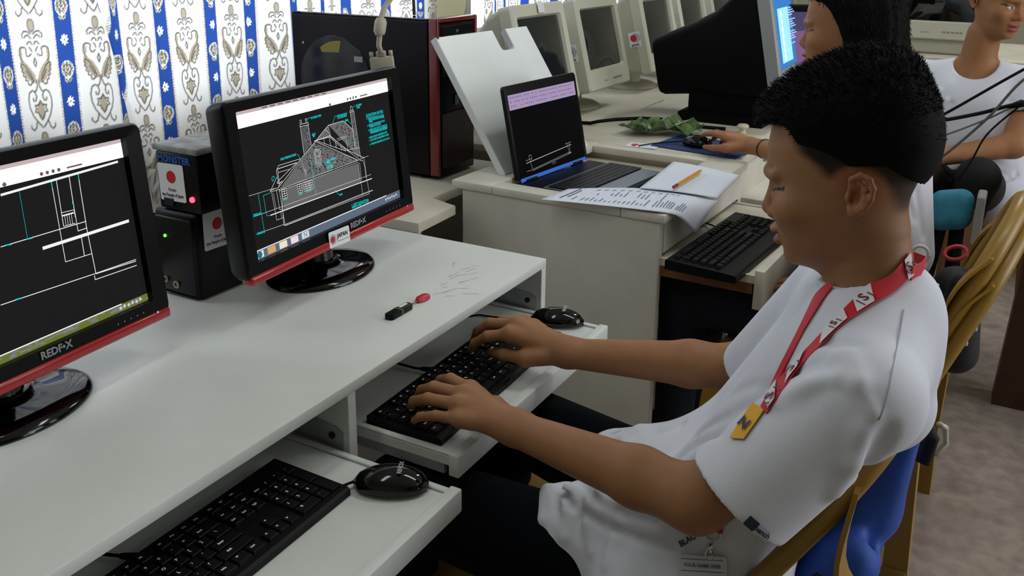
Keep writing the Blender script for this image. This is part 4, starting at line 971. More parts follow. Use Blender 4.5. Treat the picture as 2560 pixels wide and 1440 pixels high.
mb=MB(); mb.tube([(.097,0,0),(.102,0,0)],[.0012,.0004],6); mb.obj('lead',mat('graphite','55565a',.6),pc)
mb=MB(); mb.tube([(-.097,0,0),(-.085,0,0)],.0045,10); mb.obj('ferrule',mat('ferrule','6a5648',.3,metal=.7),pc)
mb=MB(); mb.tube([(-.108,0,0),(-.097,0,0)],.0042,10); mb.obj('eraser',mat('eraser_red','b8322e',.6),pc)
# ---------------------------------------------------------------- things on the third desk
mm=thing('mouse_mat','dark blue mouse mat under the hand with the mouse','mouse mat',(-.02,2.69,.7625),(0,0,R(-8)))
mb=MB(); mb.box(-.145,.135,-.105,.10,0,.004,.0015,1); mb.obj('pad',mat('mat_navy','16264c',.7,noise=.5,nscale=14,dirt='2c4a86'),mm)
mouse((-.045,2.655,.767),R(-6),'black mouse gripped by the hand on the blue mat','',[(-.05,0,.010),(-.08,-.01,.006),(-.12,-.05,.003),(-.15,-.09,-.001),(-.148,-.105,-.006),(-.146,-.108,-.04)],False,.098,.058,.034)
cd=thing('printed_card','small white card with a red print at the front edge of the cream desk','card',(-.20,2.578,.7628),(0,0,R(6)))
mb=MB(); mb.box(-.045,.05,-.012,.05,0,.0008); mb.obj('card',paper,cd)
mb=MB(); mb.lathe([(.013,0),(.013,.0003)],14,Matrix.Translation((-.022,.02,.0009))); mb.box(-.028,-.016,-.004,.012,.0009,.0012); mb.obj('red_print',mat('card_red','cf4a4a',.6),cd)
wr=thing('candy_wrapper','crumpled green and white lemon candy wrapper beside the mouse mat','wrapper',(-.21,2.80,.763))
mb=MB(); rg=np.random.default_rng(8); G3=[]
for i in range(15):
    row=[]
    for j in range(9):
        u,v=i/14-.5,j/8-.5; row.append((u*.24+rg.normal(0,.006),v*.15+.03*math.sin(u*7)+rg.normal(0,.004),.012+abs(.045*math.sin(u*13+1)*math.cos(v*6))*(1-1.2*abs(u))+abs(rg.normal(0,.004))))
    G3.append(row)
mb.grid(G3,.0006); w_=mb.obj('foil',mat('wrapper_green','1a4420',.25,noise=.0,nscale=26,dirt='6f8250'),wr)
v,f=text_geo('LEMON',.026,'CENTER',0,.0012); mb=MB(); mb.add(v,f,Matrix.Translation((.06,.01,.043))@Matrix.Rotation(R(-15),4,'Y')@Matrix.Rotation(R(75),4,'Z')); mb.obj('lettering',mat('wrapper_print','e2eadb',.4),wr)
kn=thing('cream_knob','small cream mushroom-shaped knob on the cream desk beside the black monitor','knob',(.012,2.955,.7622))
mb=MB(); mb.lathe([(.016,0),(.011,.004),(.010,.014),(.012,.017)],18); mb.obj('stem',mat('knob_cream','cfc6ac',.4),kn,smooth=True)
mb=MB(); mb.lathe([(.013,.016),(.019,.019),(.020,.025),(.015,.031),(.004,.033)],18); mb.obj('cap',MATS['knob_cream'],kn,smooth=True)
mb=MB(); mb.tube([(-.60,2.84,.757),(-.50,2.87,.757),(-.47,2.87,.766),(-.43,2.93,.768),(-.36,3.0,.768),(-.29,3.02,.768),(-.22,2.99,.768),(-.13,2.96,.768),(-.05,2.97,.768)],.006,8)
tag(mb.obj('power_cable',blackm,smooth=True),'black power cable curving over the desk behind the laptop','cable')
# ---------------------------------------------------------------- tube monitors
def tube_monitor(loc,yaw,tilt,label,group,shell,bezel,scrm,W=.36,H=.34,D=.36,sw=.285,sh=.215,back=(.55,.5),stand=True,scrz=.018,dial=True,lift=.085):
    o=thing('tube_monitor',label,'monitor',loc,(0,0,yaw),group)
    T=Matrix.Translation((0,0,lift+H/2))@Matrix.Rotation(tilt,4,'Y')
    def sec(x,w,z0,z1,r=.03):
        P=[]
        for cy,cz,s in [(w/2-r,z1-r,0),(-w/2+r,z1-r,90),(-w/2+r,z0+r,180),(w/2-r,z0+r,270)]:
            for k in range(4): an=R(s+30*k); P.append((x,cy+r*math.cos(an),cz+r*math.sin(an)))
        return P
    bw,bh=W*back[0],H*back[1]
    mb=MB(); mb.loft([sec(-D,bw*.94,-H*.36,-H*.36+bh,.03),sec(-D+.015,bw,-H*.38,-H*.36+bh+.008,.03),sec(-D*.62,W*.70,-H*.42,-H*.30+bh+.02,.03),sec(-D*.42,W*.95,-H*.45,H*.34,.03),sec(-D*.26,W*.985,-H*.48,H*.46,.025),sec(-.045,W*.985,-H*.49,H*.49,.02)],T); mb.obj('shell',shell,o,smooth=35)
    mb=MB(); n=16
    def ring(x,a,b,cz,r): 
        P=[]
        for cy,c2,s in [(a-r,b-r,0),(-a+r,b-r,90),(-a+r,-b+r,180),(a-r,-b+r,270)]:
            for k in range(4): an=R(s+30*k); P.append((x,cy+r*math.cos(an),cz+c2+r*math.sin(an)))
        return P
    S=[ring(-.046,W/2,H/2,0,.015),ring(-.006,W/2,H/2,0,.015),ring(0,W/2-.006,H/2-.006,0,.012),ring(-.002,sw/2+.006,sh/2+.006,scrz,.01),ring(-.016,sw/2,sh/2,scrz,.012)]
    v=[p for q in S for p in q]; f=[(i*n+k,i*n+(k+1)%n,(i+1)*n+(k+1)%n,(i+1)*n+k) for i in range(4) for k in range(n)]; mb.add(v,f,T); bz=mb.obj('bezel',bezel,o,smooth=35)
    mb=MB(); G=[[(-.013+.010*(1-(2*i/8-1)**2)*(1-(2*j/8-1)**2),(i/8-.5)*sw,(j/8-.5)*sh+scrz) for j in range(9)] for i in range(9)]; mb.grid(G,0,None,T); sc_=mb.obj('screen',scrm,o,smooth=True)
    if dial:
        mb=MB()
        for k in range(5): mb.box(-.001,.002,W*.08+k*.016,W*.08+k*.016+.009,-H/2+.030,-H/2+.035,0,1,T)
        mb.obj('control_buttons',mat('button_grey','8d8a7c',.5),bz)
        v,f=text_geo('Samtron',.010,'CENTER'); mb=MB(); mb.add(v,f,T@Matrix.Translation((.0004,-W*.1,-H/2+.030))@TXYZ); mb.obj('maker_lettering',mat('button_grey','8d8a7c',.5),bz)
    if stand:
        mb=MB(); mb.lathe([(.13,0),(.13,.008),(.115,.018),(.06,.024),(.055,lift-.004),(.09,lift+.012)],28,Matrix.Translation((-.15,0,0)),1,1); mb.obj('swivel_base',shell,o,smooth=40)
    return o,T
crtb=mat('crt_beige','b3b09c',.5,noise=.06); crtf=mat('crt_front','c3c1b0',.45); crtg=mat('crt_glass','1d2226',.12,coat=.6)
for i,y in enumerate([2.705,3.171,3.79,4.255,4.75]):
    lab=['beige tube monitor half hidden behind the white desk lid','beige tube monitor just right of the laptop screen, second along the wall','beige tube monitor third along the wall, paper tag hanging over its screen','beige tube monitor fourth along the wall, mostly behind the black monitor','fifth and farthest beige tube monitor along the wall'][i]
    o,T=tube_monitor((-.59,y,.751),R(-1.5),R(-14),lab,'beige tube monitors along the wall',crtb,crtf,crtg)
    if i<4:   # round red-and-white sticker on the near side
        SM=T@Matrix.Translation((-.052,-.1802,-.02))@Matrix.Rotation(R(-90),4,'Z')
        s=rsticker(o,'side_sticker',.052,.062,SM); mb=MB(); mb.lathe([(.02,0),(.02,.0005)],18,SM@Matrix.Translation((.0008,.006,.006))@TXYZ); mb.obj('grey_roundel',mat('sticker_grey','aab4c4',.4),s)
        mb=MB(); mb.lathe([(.0145,0),(.0145,.0005)],18,SM@Matrix.Translation((.0015,-.004,.006))@TXYZ); mb.obj('red_disc',stred,s)
        v,f=text_geo('JAPAN',.012,'CENTER',0,.0004); mb=MB(); mb.add(v,f,SM@Matrix.Translation((.0015,0,-.023))@TXYZ); mb.obj('lettering',stink,s)
    if i in (0,2):
        mb=MB(); P=[(.0,.173),(.0035,.165),(.004,.150),(.004,.137)]; mb.grid([[T@Vector((x,-.012 if i==0 else -.05,z)) for x,z in P],[T@Vector((x,.03 if i==0 else .02,z)) for x,z in P]],.0006); mb.obj('paper_tag',mat('tag_white','d6dad8',.7),o)
# black tube monitor seen from behind, its blue screen glowing
bo,BT=tube_monitor((.075,3.215,.7625),R(1),R(-12),'black tube monitor seen from its side, bright blue screen turned right','',mat('crt_black','030304',.6,spec=.12),mat('crt_silver','8f9394',.4),mat('crt_glow_base',(.05,.25,.7),.3,emit=1.0),.38,.365,.45,.305,.23,(.62,.52),False,.01,False,.122)
bs=[c for c in bo.children if c.name.startswith('screen')][0]
mb=MB(); quad(mb,[(-.14,-.085),(.02,-.085),(.02,.095),(-.14,.095)],.002); o=mb.obj('window_panel',glow('cyan_panel','9fe6ff',1.3),bs); o.matrix_local=BT
mb=MB()
for k in range(7): disc(mb,-.10,.075-k*.024,.012,.004,10)
o=mb.obj('desktop_icons',glow('white_icon','ffffff',1.5),bs); o.matrix_local=BT
mb=MB()
for k in range(16):
    if k%5!=4: segs(mb,[(-.03,.09-k*.008),(.07+.02*(k%3),.09-k*.008)],.0035,.004)
o=mb.obj('text_rows',glow('pale_blue','b9d4ff',1.2),bs); o.matrix_local=BT
mb=MB(); mb.loft([[(x,y,z) for x,y in ((-.33,-.14),(-.03,-.15),(-.02,.15),(-.33,.14))] for z in (0,.03)]+[[(x,y,z) for x,y in ((-.30,-.12),(-.04,-.13),(-.04,.13),(-.30,.12))] for z in (.035,.128)]); mb.obj('speaker_base',MATS['crt_black'],bo)
# monitor on the back table, reflecting a ceiling tube; its shelf raised
o,T=tube_monitor((.455,4.17,.931),R(-92),R(4),'beige tube monitor on the back table, screen reflecting ceiling lights','',crtb,crtf,mat('crt_mirror','0a0c10',.04,coat=1),.38,.35,.36,.31,.235,(.55,.5),False,.018,True,.06)
mb=MB(); mb.box(-.30,-.04,-.12,.12,0,.066,.01,2); mb.obj('foot_block',crtb,o)
# purple flat screen beyond the black monitor
pu=thing('flat_screen','thin black framed screen glowing purple, behind the long-haired person','monitor',(.16,3.42,.7605),(0,0,R(-58)))
mb=MB(); mb.box(-.012,.012,-.19,.19,.14,.40,.008,2); mb.obj('bezel',black,pu,smooth=40)
mb=MB(); quad(mb,[(-.168,.165),(.168,.165),(.168,.375),(-.168,.375)],.0125); s=mb.obj('screen',glow('purple_glow','8c6c9c',.8),pu)
mb=MB(); quad(mb,[(-.168,.30),(.168,.34),(.168,.375),(-.168,.375)],.0132); mb.obj('sky_band',glow('violet_band','5c5480',.7),s)
mb=MB(); mb.lathe([(.09,0),(.09,.006),(.03,.012),(.02,.02),(.02,.16)],24,Matrix.Translation((-.02,0,0))); mb.obj('stand',black,pu,smooth=40)
# ---------------------------------------------------------------- people
skin=mat('skin','8a5638',.5,spec=.22,attr='Col',noise=.10,nscale=45,bump=.04,bscale=400)
cloth=mat('white_cotton','d3d5df',.85,noise=.04,nscale=30,bump=.12,bscale=500)
denim=mat('dark_denim','05080f',.9,spec=.1,noise=.3,nscale=60)
hairm=mat('black_hair',(.0035,.003,.003),.75,spec=.08)
hairs=mat('black_hair_strands',(.005,.0045,.0045),.6,spec=.15)
HT=np.array([(-.128,.062,.030,.010),(-.119,.076,.020,.024),(-.110,.087,.005,.036),(-.100,.093,-.020,.046),(-.085,.098,-.042,.055),(-.060,.101,-.054,.063),(-.040,.100,-.064,.067),(-.014,.0965,-.080,.070),(.016,.1005,-.094,.073),(.043,.096,-.099,.075),(.070,.086,-.096,.073),(.090,.069,-.086,.065),(.105,.046,-.064,.050),(.115,.015,-.035,.028),(.120,-.004,-.016,.010)])
class Frame:
    def __init__(s,O,yaw,pitch,roll=0,sc=1):  # forward direction: yaw about z from -X, pitched down
        M=Matrix.Rotation(yaw,3,'Z')@Matrix(((-1,0,0),(0,-1,0),(0,0,1)))@Matrix.Rotation(pitch,3,'Y')@Matrix.Rotation(roll,3,'X')
        s.M=np.array(M); s.O=np.array(O,float); s.sc=sc   # columns: forward, left, up
    def loc(s,p): return (p-s.O)@s.M/s.sc
    def w(s,q): return np.asarray(q,float)@s.M.T*s.sc+s.O
    def fn(s,f): return lambda p: f(s.loc(p))*s.sc
def slicehead(T,p1=2.25,grow=0):
    def f(q):
        x,y,u=q[:,0],q[:,1],q[:,2]; f_=np.interp(u,T[:,0],T[:,1])+grow;b=np.interp(u,T[:,0],T[:,2])-grow;w=np.interp(u,T[:,0],T[:,3])+grow
        xm=(f_+b)/2;hx=(f_-b)/2; r=(np.abs((x-xm)/hx)**p1+np.abs(y/w)**p1)**(1/p1)
        d=(r-1)*np.minimum(hx,w); lo,hi=T[0,0]-grow,T[-1,0]+grow
        out=np.maximum(lo-u,u-hi); return np.where(out>0,np.sqrt(np.maximum(d,0)**2+out**2),d)
    return f
def head_prims(F,ears=True):
    P=[]; add=lambda op,k,f:P.append((op,k*F.sc,F.fn(f)))
    add('u',.0,slicehead(HT))
    add('u',.010,cone((.090,0,.000),(.1085,0,-.037),.0085,.0095))
    add('u',.006,ell((.1075,0,-.040),(.0095,.011,.009)))
    for s in (1,-1):
        add('u',.006,ell((.100,s*.0125,-.0455),(.010,.0075,.0072)))
        add('s',.012,ell((.104,s*.031,-.010),(.013,.015,.009)))
        add('u',.010,cone((.098,s*.012,.010),(.083,s*.047,.010),.0075,.006))
        add('u',.004,ell((.0855,s*.031,-.0135),(.0085,.0125,.0075)))
        add('u',.022,ell((.068,s*.045,-.035),(.022,.020,.020)))
        add('s',.002,ell((.106,s*.006,-.0535),(.005,.0032,.003)))
    add('u',.005,ell((.1035,0,-.0665),(.0085,.021,.0062)))
    add('u',.005,ell((.1015,0,-.0825),(.0085,.018,.0065)))
    add('s',.003,ell((.113,0,-.0745),(.012,.024,.0016)))
    add('u',.014,ell((.084,0,-.105),(.014,.020,.012)))
    if ears:
        for s in (1,-1):
            c=np.array((-.017,s*.073,-.018)); ax=Matrix.Rotation(R(-14),3,'Y'); A=np.array(ax)
            out=lambda a,b,l:tuple(c+A@np.array((a*.92,0,b*.80))+np.array((0,s*l*.85,0)))
            add('u',.004,ell(tuple(c+np.array((0,s*.004,0))),(.0135,.0055,.021),A))
            add('s',.003,ell(out(.003,-.004,.012),(.0085,.009,.012),A)); add('s',.003,ell(out(-.004,.017,.013),(.005,.008,.010),A))
            hel=[(.010,.012,.006),(.010,.023,.009),(.000,.031,.011),(-.012,.027,.012),(-.0175,.014,.013),(-.0165,-.002,.012),(-.011,-.016,.010),(-.003,-.026,.008),(.006,-.029,.006),(.009,-.020,.005)]
            for a,b in zip(hel[:-1],hel[1:]): add('u',.0025,cone(out(*a),out(*b),.0036,.0036))
            anti=[(-.001,.020,.009),(-.008,.010,.0095),(-.009,-.003,.009),(-.004,-.014,.008)]
            for a,b in zip(anti[:-1],anti[1:]): add('u',.003,cone(out(*a),out(*b),.003,.003))
            add('u',.003,ell(out(.012,-.006,.006),(.004,.004,.006),A))
            add('u',.003,ell(out(.003,-.027,.007),(.007,.0045,.0065),A))
    return P
SK=np.array(lin('966b4b')[:3]); LIP=np.array(lin('8d4a44')[:3]); RED=np.array(lin('94533a')[:3]); DK=np.array((.006,.005,.005))
def face_cols(F,P,C,xline,fade,brow=True,sk=1.0):
    q=F.loc(P); x,y,u=q.T; ay=np.abs(y)
    near=(np.abs(x)<.14)&(u>-.13)&(u<.14)
    m=near&(x>.085)&(ay<.021)&(u>-.091)&(u<-.0605)&(((ay/.021)**2+((u+.0755)/.0155)**2)<1); C[m]=C[m]*.35+LIP*.65
    m=near&(np.hypot(x-.105,u+.042)<.018)&(ay<.02); C[m]=C[m]*.75+RED*.25
    m=near&(ay>.069)&(np.abs(x+.017)<.025)&(np.abs(u+.018)<.036); C[m]=C[m]*.6+RED*1.05*.4
    if brow:
        by=.012+.0*u; t=(ay-.012)/.036; cu=.0125+.009*np.sin(np.clip(t,0,1)*2.2); m=near&(t>0)&(t<1)&(x>.05)
        a=(np.clip(1-np.abs(u-cu)/.0045,0,1)*.5)[m][:,None]; C[m]=C[m]*(1-a)+DK*a
        e=near&(x>.045)&(ay>.020)&(ay<.056)&(np.abs(u+.0105-.18*(ay-.031))<.0020); C[e]=DK
    xl=np.interp(u,xline[:,0],xline[:,1]); a=sstep(.010,-.010,x-xl)*np.interp(u,fade[:,0],fade[:,1])
    # bare patch round the ear
    ear=np.hypot((x+.014)/.030,(u+.018)/.032); a=a*np.where((u<.016),sstep(.85,1.25,ear),1)
    a=(a*near)[:,None]; C[:]=C*(1-a)+DK*a
    return C
def hand_prims(fingers,palm,wrist,rw,thumb=None,sc=1.0):
    P=[]; k=.008*sc
    for name,pts in fingers.items():
        r0={'index':.0092,'middle':.0095,'ring':.009,'pinky':.0078}[name]*sc; rad=[r0*1.12,r0*1.0,r0*.88,r0*.70]
        for i,c in enumerate(chain(pts,rad)): P.append(('u',.0035 if i else .006,c))
        P.append(('u',.006,cone(palm,pts[0],.017*sc,r0*1.25)))
        P.append(('u',.012,cone(wrist,pts[0],rw*.78,r0*1.3)))
    ks=list(fingers.values())
    for a,b in zip(ks[:-1],ks[1:]): P.append(('u',.008,cone((np.array(a[0])*.8+np.array(wrist)*.2),(np.array(b[0])*.8+np.array(wrist)*.2),.011*sc,.011*sc)))
    if thumb:
        for i,c in enumerate(chain(thumb,[.0125*sc,.0115*sc,.0098*sc,.0075*sc])): P.append(('u',.006,c))
        P.append(('u',.012,cone(wrist,thumb[1],rw*.7,.012*sc)))
    return P
def nail_cols(P,C,tips,col=(.36,.20,.15)):
    for a,b,r in tips:   # tip, previous joint
        a=np.array(a);b=np.array(b); d=(a-b)/np.linalg.norm(a-b); up=np.array((0,0,1.)); up=up-d*(up@d); up/=np.linalg.norm(up)
        c=a+up*r*.9+d*r*.15; m=(np.abs((P-c)@d)<.0058)&(np.linalg.norm((P-c)-((P-c)@d)[:,None]*d,axis=1)<.0048); C[m]=np.array(col)
# ======== the student at the white desk
F1=Frame((.614,1.165,1.099),0,R(14))
YM=1.165
L_SH,L_EL,L_WR=(.682,1.005,.872),(.512,.945,.720),(.226,1.012,.700)
R_SH,R_EL,R_WR=(.610,1.320,.885),(.450,1.368,.698),(.184,1.272,.700)
lf=dict(index=[(.124,1.057,.714),(.074,1.079,.709),(.040,1.102,.688),(.028,1.110,.671)],middle=[(.126,1.034,.716),(.069,1.040,.711),(.036,1.055,.690),(.022,1.062,.671)],
 ring=[(.133,1.010,.713),(.076,1.013,.706),(.041,1.026,.686),(.030,1.033,.671)],pinky=[(.147,.990,.703),(.105,.990,.697),(.074,.995,.684),(.060,.999,.672)])
lt=[(.195,1.045,.694),(.158,1.074,.688),(.118,1.094,.682),(.090,1.103,.675)]
rf=dict(index=[(.085,1.247,.722),(.048,1.236,.714),(.018,1.243,.691),(.004,1.252,.671)],middle=[(.084,1.270,.730),(.036,1.266,.724),(.004,1.276,.697),(-.010,1.284,.672)],
 ring=[(.090,1.291,.727),(.045,1.296,.720),(.014,1.307,.694),(.002,1.312,.672)],pinky=[(.100,1.309,.717),(.066,1.321,.708),(.042,1.330,.687),(.032,1.334,.672)])
rt_=[(.155,1.250,.696),(.122,1.236,.690),(.078,1.240,.685),(.042,1.258,.673)]
body=head_prims(F1)
U=lambda k,f:body.append(('u',k,f))
U(.018,cone((.630,YM,1.035),(.660,YM,.915),.050,.054))
U(.02,cone((.650,YM,1.02),(.668,YM,.92),.036,.038))
for sh in (L_SH,R_SH): U(.04,cone((.672,YM,.915),sh,.045,.045))
U(.05,cone((.640,YM-.055,.84),(.50,YM-.05,.55),.075,.085)); U(.05,cone((.640,YM+.055,.84),(.50,YM+.05,.55),.075,.085))
for sh,el,wr in ((L_SH,L_EL,L_WR),(R_SH,R_EL,R_WR)):
    el=np.array(el);wr=np.array(wr); U(.03,cone(sh,el,.048,.037)); mid=el+(wr-el)*.28
    U(.02,cone(el,mid,.0375,.0375)); U(.015,cone(mid,wr,.0375,.0245)); U(.012,ell(wr+np.array((.0,0,.004)),(.030,.030,.022)))
body+=hand_prims(lf,(.165,1.028,.703),L_WR,.0245,lt)+hand_prims(rf,(.125,1.272,.712),R_WR,.0245,rt_)
XL=np.array([(-.075,-.2),(-.062,-.062),(-.05,-.05),(-.02,-.048),(-.002,-.040),(.0,.010),(.008,.018),(.021,.026),(.038,.043),(.052,.048),(.066,.052),(.077,.062),(.083,.20)])
FD=np.array([(-.078,0),(-.068,.35),(-.056,.75),(-.035,.9),(-.005,.86),(.005,.84),(.014,.92),(.024,.98),(.2,1)])
me1=thing('person','teenage student in a white t-shirt and red lanyard, seated typing at the white desk','person',(0,0,0))
def cols1(P):
    C=np.repeat(SK[None],len(P),0); face_cols(F1,P,C,XL,FD)
    arm=P[:,2]<.76; C[arm]=C[arm]*np.array((1.05,1.02,1.0))
    nail_cols(P,C,[(v[3],v[2],.0065) for v in list(lf.values())+list(rf.values())]+[(rt_[3],rt_[2],.007)])
    return C
sdf_obj('body',body,(-.05,.86,.42),(.80,1.44,1.26),.0026,skin,me1,cols1)
# hair: cropped sides, spiky top
HH=np.array([(-.066,.0,-.062,.040),(-.058,.02,-.064,.052),(-.030,.04,-.080,.062),(-.018,.04,-.0905,.066),(-.008,.05,-.100,.0705),(.005,.05,-.104,.0725),(.020,.06,-.1085,.0740),(.032,.068,-.1095,.0765),(.045,.075,-.110,.0805),(.062,.098,-.1085,.084),(.074,.106,-.106,.084),(.094,.103,-.101,.079),(.112,.080,-.092,.066),(.128,.052,-.083,.048),(.138,.020,-.068,.030),(.144,-.005,-.045,.014)])
def hair_region(q):
    x,u=q[:,0],q[:,2]; xl=np.interp(u,[.0,.021,.038,.052,.066,.076,.083],[.03,.030,.041,.047,.050,.058,.25]); um=np.interp(x,[-.13,-.105,-.090,-.075,-.05,-.02,.01,.04],[-.046,-.042,-.036,-.016,.010,.014,.018,.032]); return np.maximum((x-xl)*.8,um-u)
hs=slicehead(HH,2.35)
def hairf(q):
    n=.0016*np.sin(q[:,0]*310+np.sin(q[:,1]*200)*2)*np.sin(q[:,1]*280)*sstep(.05,.11,q[:,2])
    return np.maximum(hs(q)+n,hair_region(q))
hp=[('u',0,F1.fn(hairf))]
ho,HP=sdf_obj('hair',hp,(.45,1.05,1.0),(.76,1.28,1.27),.0028,hairm,me1)
def strands(parent,P,prims,F,n,umin,lfun,dirw,wid,seed,name='hair_strands'):
    rg=np.random.default_rng(seed); q=F.loc(P); ok=np.nonzero(q[:,2]>umin)[0]; ix=rg.choice(ok,n); p=P[ix]; g=grad(prims,p,.003); g/=np.linalg.norm(g,axis=1,keepdims=True)+1e-9
    qq=F.loc(p); L=lfun(qq)*rg.uniform(.6,1.25,n); D=g*dirw[0]+(F.M[:,2]*dirw[1]+F.M[:,0]*dirw[2])[None]+rg.normal(0,.16,(n,3)); D/=np.linalg.norm(D,axis=1,keepdims=True)
    s=np.cross(D,rg.normal(0,1,(n,3))); s/=np.linalg.norm(s,axis=1,keepdims=True); b=p-D*.003; mid=p+D*(L*.55)[:,None]+rg.normal(0,.0006,(n,3)); tip=p+D*L[:,None]+np.array((0,0,-1))[None]*(L*.08)[:,None]
    V=np.stack([b-s*wid,b+s*wid,mid+s*wid*.8,mid-s*wid*.8,tip],1).reshape(-1,3); i=np.arange(n)*5; mb=MB(); mb.v=[tuple(v) for v in V]
    mb.f=[t for k in i for t in ((k,k+1,k+2,k+3),(k+3,k+2,k+4))]; me=bpy.data.meshes.new(name); me.from_pydata(mb.v,[],mb.f); me.materials.append(hairs); return stuff(put(me,name,parent))
strands(ho,HP,hp,F1,8000,.06,lambda q:.0045+.006*sstep(.08,.125,q[:,2]),(.8,.15,.40),.0005,5)
strands(ho,HP,hp,F1,2500,.02,lambda q:.003+0*q[:,0],(.9,-.1,-.2),.0004,6)
# t-shirt
sh=[]; S=lambda k,f:sh.append(('u',k,f)); 
S(.0,cone((.632,YM-.070,.845),(.490,YM-.080,.565),.088,.100)); S(.05,cone((.632,YM+.07,.850),(.490,YM+.075,.575),.090,.102))
S(.05,cone((.665,YM,.895),(.690,YM-.01,.800),.055,.060)); S(.02,cone((.684,YM,.938),(.694,YM,.86),.030,.048))
S(.05,cone((.50,YM-.08,.57),(.300,1.055,.525),.098,.075)); S(.05,cone((.50,YM+.06,.585),(.310,1.21,.550),.098,.066))
S(.05,cone((.44,.98,.52),(.56,1.02,.50),.07,.075))
for shd in (L_SH,R_SH): S(.065,cone((.668,YM,.916),shd,.050,.060))
def sleeve(a,b,r0,r1,tip):
    a=np.array(a,float);b=np.array(b,float);ax=(b-a)/np.linalg.norm(b-a); o=cone(a,b+ax*.08,r0,r1+(r1-r0)*.3); i=cone(a+ax*.10,b+ax*.10,r0-.012,r1-.005)
    n=ax+np.array(tip); n/=np.linalg.norm(n)
    def f(p):
        pl=(p-b)@n; return np.maximum(np.maximum(o(p),pl),-np.maximum(i(p),-(p-(b-ax*.06))@n))
    return f
S(.018,sleeve((.675,1.005,.878),(.562,.944,.742),.064,.071,(0,0,-.1))); S(.018,sleeve((.590,1.318,.879),(.479,1.355,.700),.062,.061,(0,0,0)))
# folds: ridges (+) and grooves (-)
def ridge(pts,r,k=.012,op='u'):
    for a,b in zip(pts[:-1],pts[1:]): sh.append((op,k,cone(a,b,r,r)))
LAP=[[(.275,1.0,.575),(.25,1.06,.590),(.26,1.13,.594)],[(.315,.975,.575),(.29,1.05,.604),(.305,1.13,.612)],[(.355,.965,.580),(.34,1.04,.622),(.36,1.14,.640)],[(.235,1.02,.545),(.222,1.08,.552)],[(.40,.96,.570),(.385,1.03,.63)]]
for q in LAP: ridge(push(sh,q,-.0035),.0085,.008)
for q in [[(.56,1.0,.885),(.54,1.04,.84),(.52,1.07,.80)],[(.705,.99,.84),(.69,.97,.78)],[(.72,1.02,.83),(.705,1.02,.76)],[(.55,1.02,.76),(.50,1.0,.72),(.46,1.0,.69)],[(.56,1.02,.83),(.54,1.06,.77),(.47,1.08,.72)],[(.30,1.0,.585),(.27,1.06,.60),(.28,1.12,.60)],[(.335,.97,.585),(.315,1.05,.615)]]: ridge(push(sh,q,.003),.0045,.008,'s')
for q in [[(.36,1.12,.655),(.42,1.10,.69)],[(.31,1.16,.61),(.35,1.14,.65)]]: ridge(push(sh,q,.002),.0042,.007,'s')
for q in [[(2040,905),(1980,930),(1915,975)],[(2130,860),(2060,850)],[(2190,1090),(2165,1160),(2130,1215)],[(2225,1075),(2200,1130)],[(1700,1060),(1640,1080),(1600,1110)],[(1800,1080),(1730,1110),(1690,1150)]]: ridge(cast(sh,q,.0025),.0055,.014,'s')
for q in [[(1400,1205),(1425,1260),(1500,1310),(1600,1350),(1680,1372)],[(1450,1205),(1490,1250),(1560,1285),(1640,1305)],[(1560,1062),(1505,1090),(1460,1125)],[(1605,1078),(1540,1108),(1495,1138)]]: ridge(cast(sh,q,.0020),.0048,.008,'s')
for q in [[(2000,975),(2045,952),(2097,945),(2140,965),(2184,1035)]]: ridge(cast(sh,q,-.0030),.0065,.010)
for q in [[(2160,1080),(2130,1160),(2090,1230)],[(2010,960),(1950,1000)],[(2110,885),(2150,940)],[(1660,1040),(1600,1075),(1560,1100)]]: ridge(cast(sh,q,-.0045),.008,.016)
sh.append(('s',.006,cone((.646,YM,.962),(.612,YM,1.08),.0545,.058)))
shirt_lo,shirt_hi=(.17,.84,.40),(.80,1.48,.99)
so,_=sdf_obj('tshirt',sh,shirt_lo,shirt_hi,.0034,cloth,me1,None,2)
# ribbed collar
ring=[]
for k in range(28):
    a=2*math.pi*k/28; p=np.array((.647,YM,.957))+.0570*np.array((math.cos(a)*.93,math.sin(a),0)); p[2]+=.012*math.cos(a)+.0; ring.append(p)
ring=push(sh,ring,.0008); mb=MB(); mb.tube([tuple(p) for p in ring]+[tuple(ring[0])],.0062,8,False); mb.obj('collar',cloth,so,smooth=True)
# seam over the back of the shoulder, cuff tag, printed mark
seam=cast(sh,[(2259,775),(2252,812),(2245,850),(2237,890),(2229,930),(2222,970),(2212,1010),(2196,1050)],.0006); mb=MB(); mb.tube([tuple(p) for p in seam],.0009,6); mb.obj('shoulder_seam',mat('seam_grey','a2a4ae',.8),so,smooth=True)
def surf_text(t,size,c,dx,up,m,name,parent,prims,bold=.0003,off=.0012):
    c=push(prims,[c],off)[0]; g=grad(prims,[c])[0]; g/=np.linalg.norm(g); dx=np.array(dx,float); dx-=g*(dx@g); dx/=np.linalg.norm(dx); uy=np.cross(g,dx)
    MM=Matrix((tuple(dx)+(0,),tuple(uy)+(0,),tuple(g)+(0,),(0,0,0,1))).transposed(); MM.translation=Vector(c); v,f=text_geo(t,size,'CENTER',0,bold); mb=MB(); mb.add(v,f,MM); return mb.obj(name,m,parent)
def patch(name,A,B,wd,m,d=.0008,n=8,parent=None,thick=.0008,prims=None):
    A=np.array(A,float);B=np.array(B,float); G=[]
    for i in range(n+1):
        c=A+(B-A)*i/n; row=[c-np.array(wd)/2,c,c+np.array(wd)/2]; G.append([tuple(x) for x in push(prims or sh,row,d)])
    mb=MB(); mb.grid(G,0); return mb.obj(name,m,parent or so),G
tagm=mat('tag_navy','1b2233',.6)
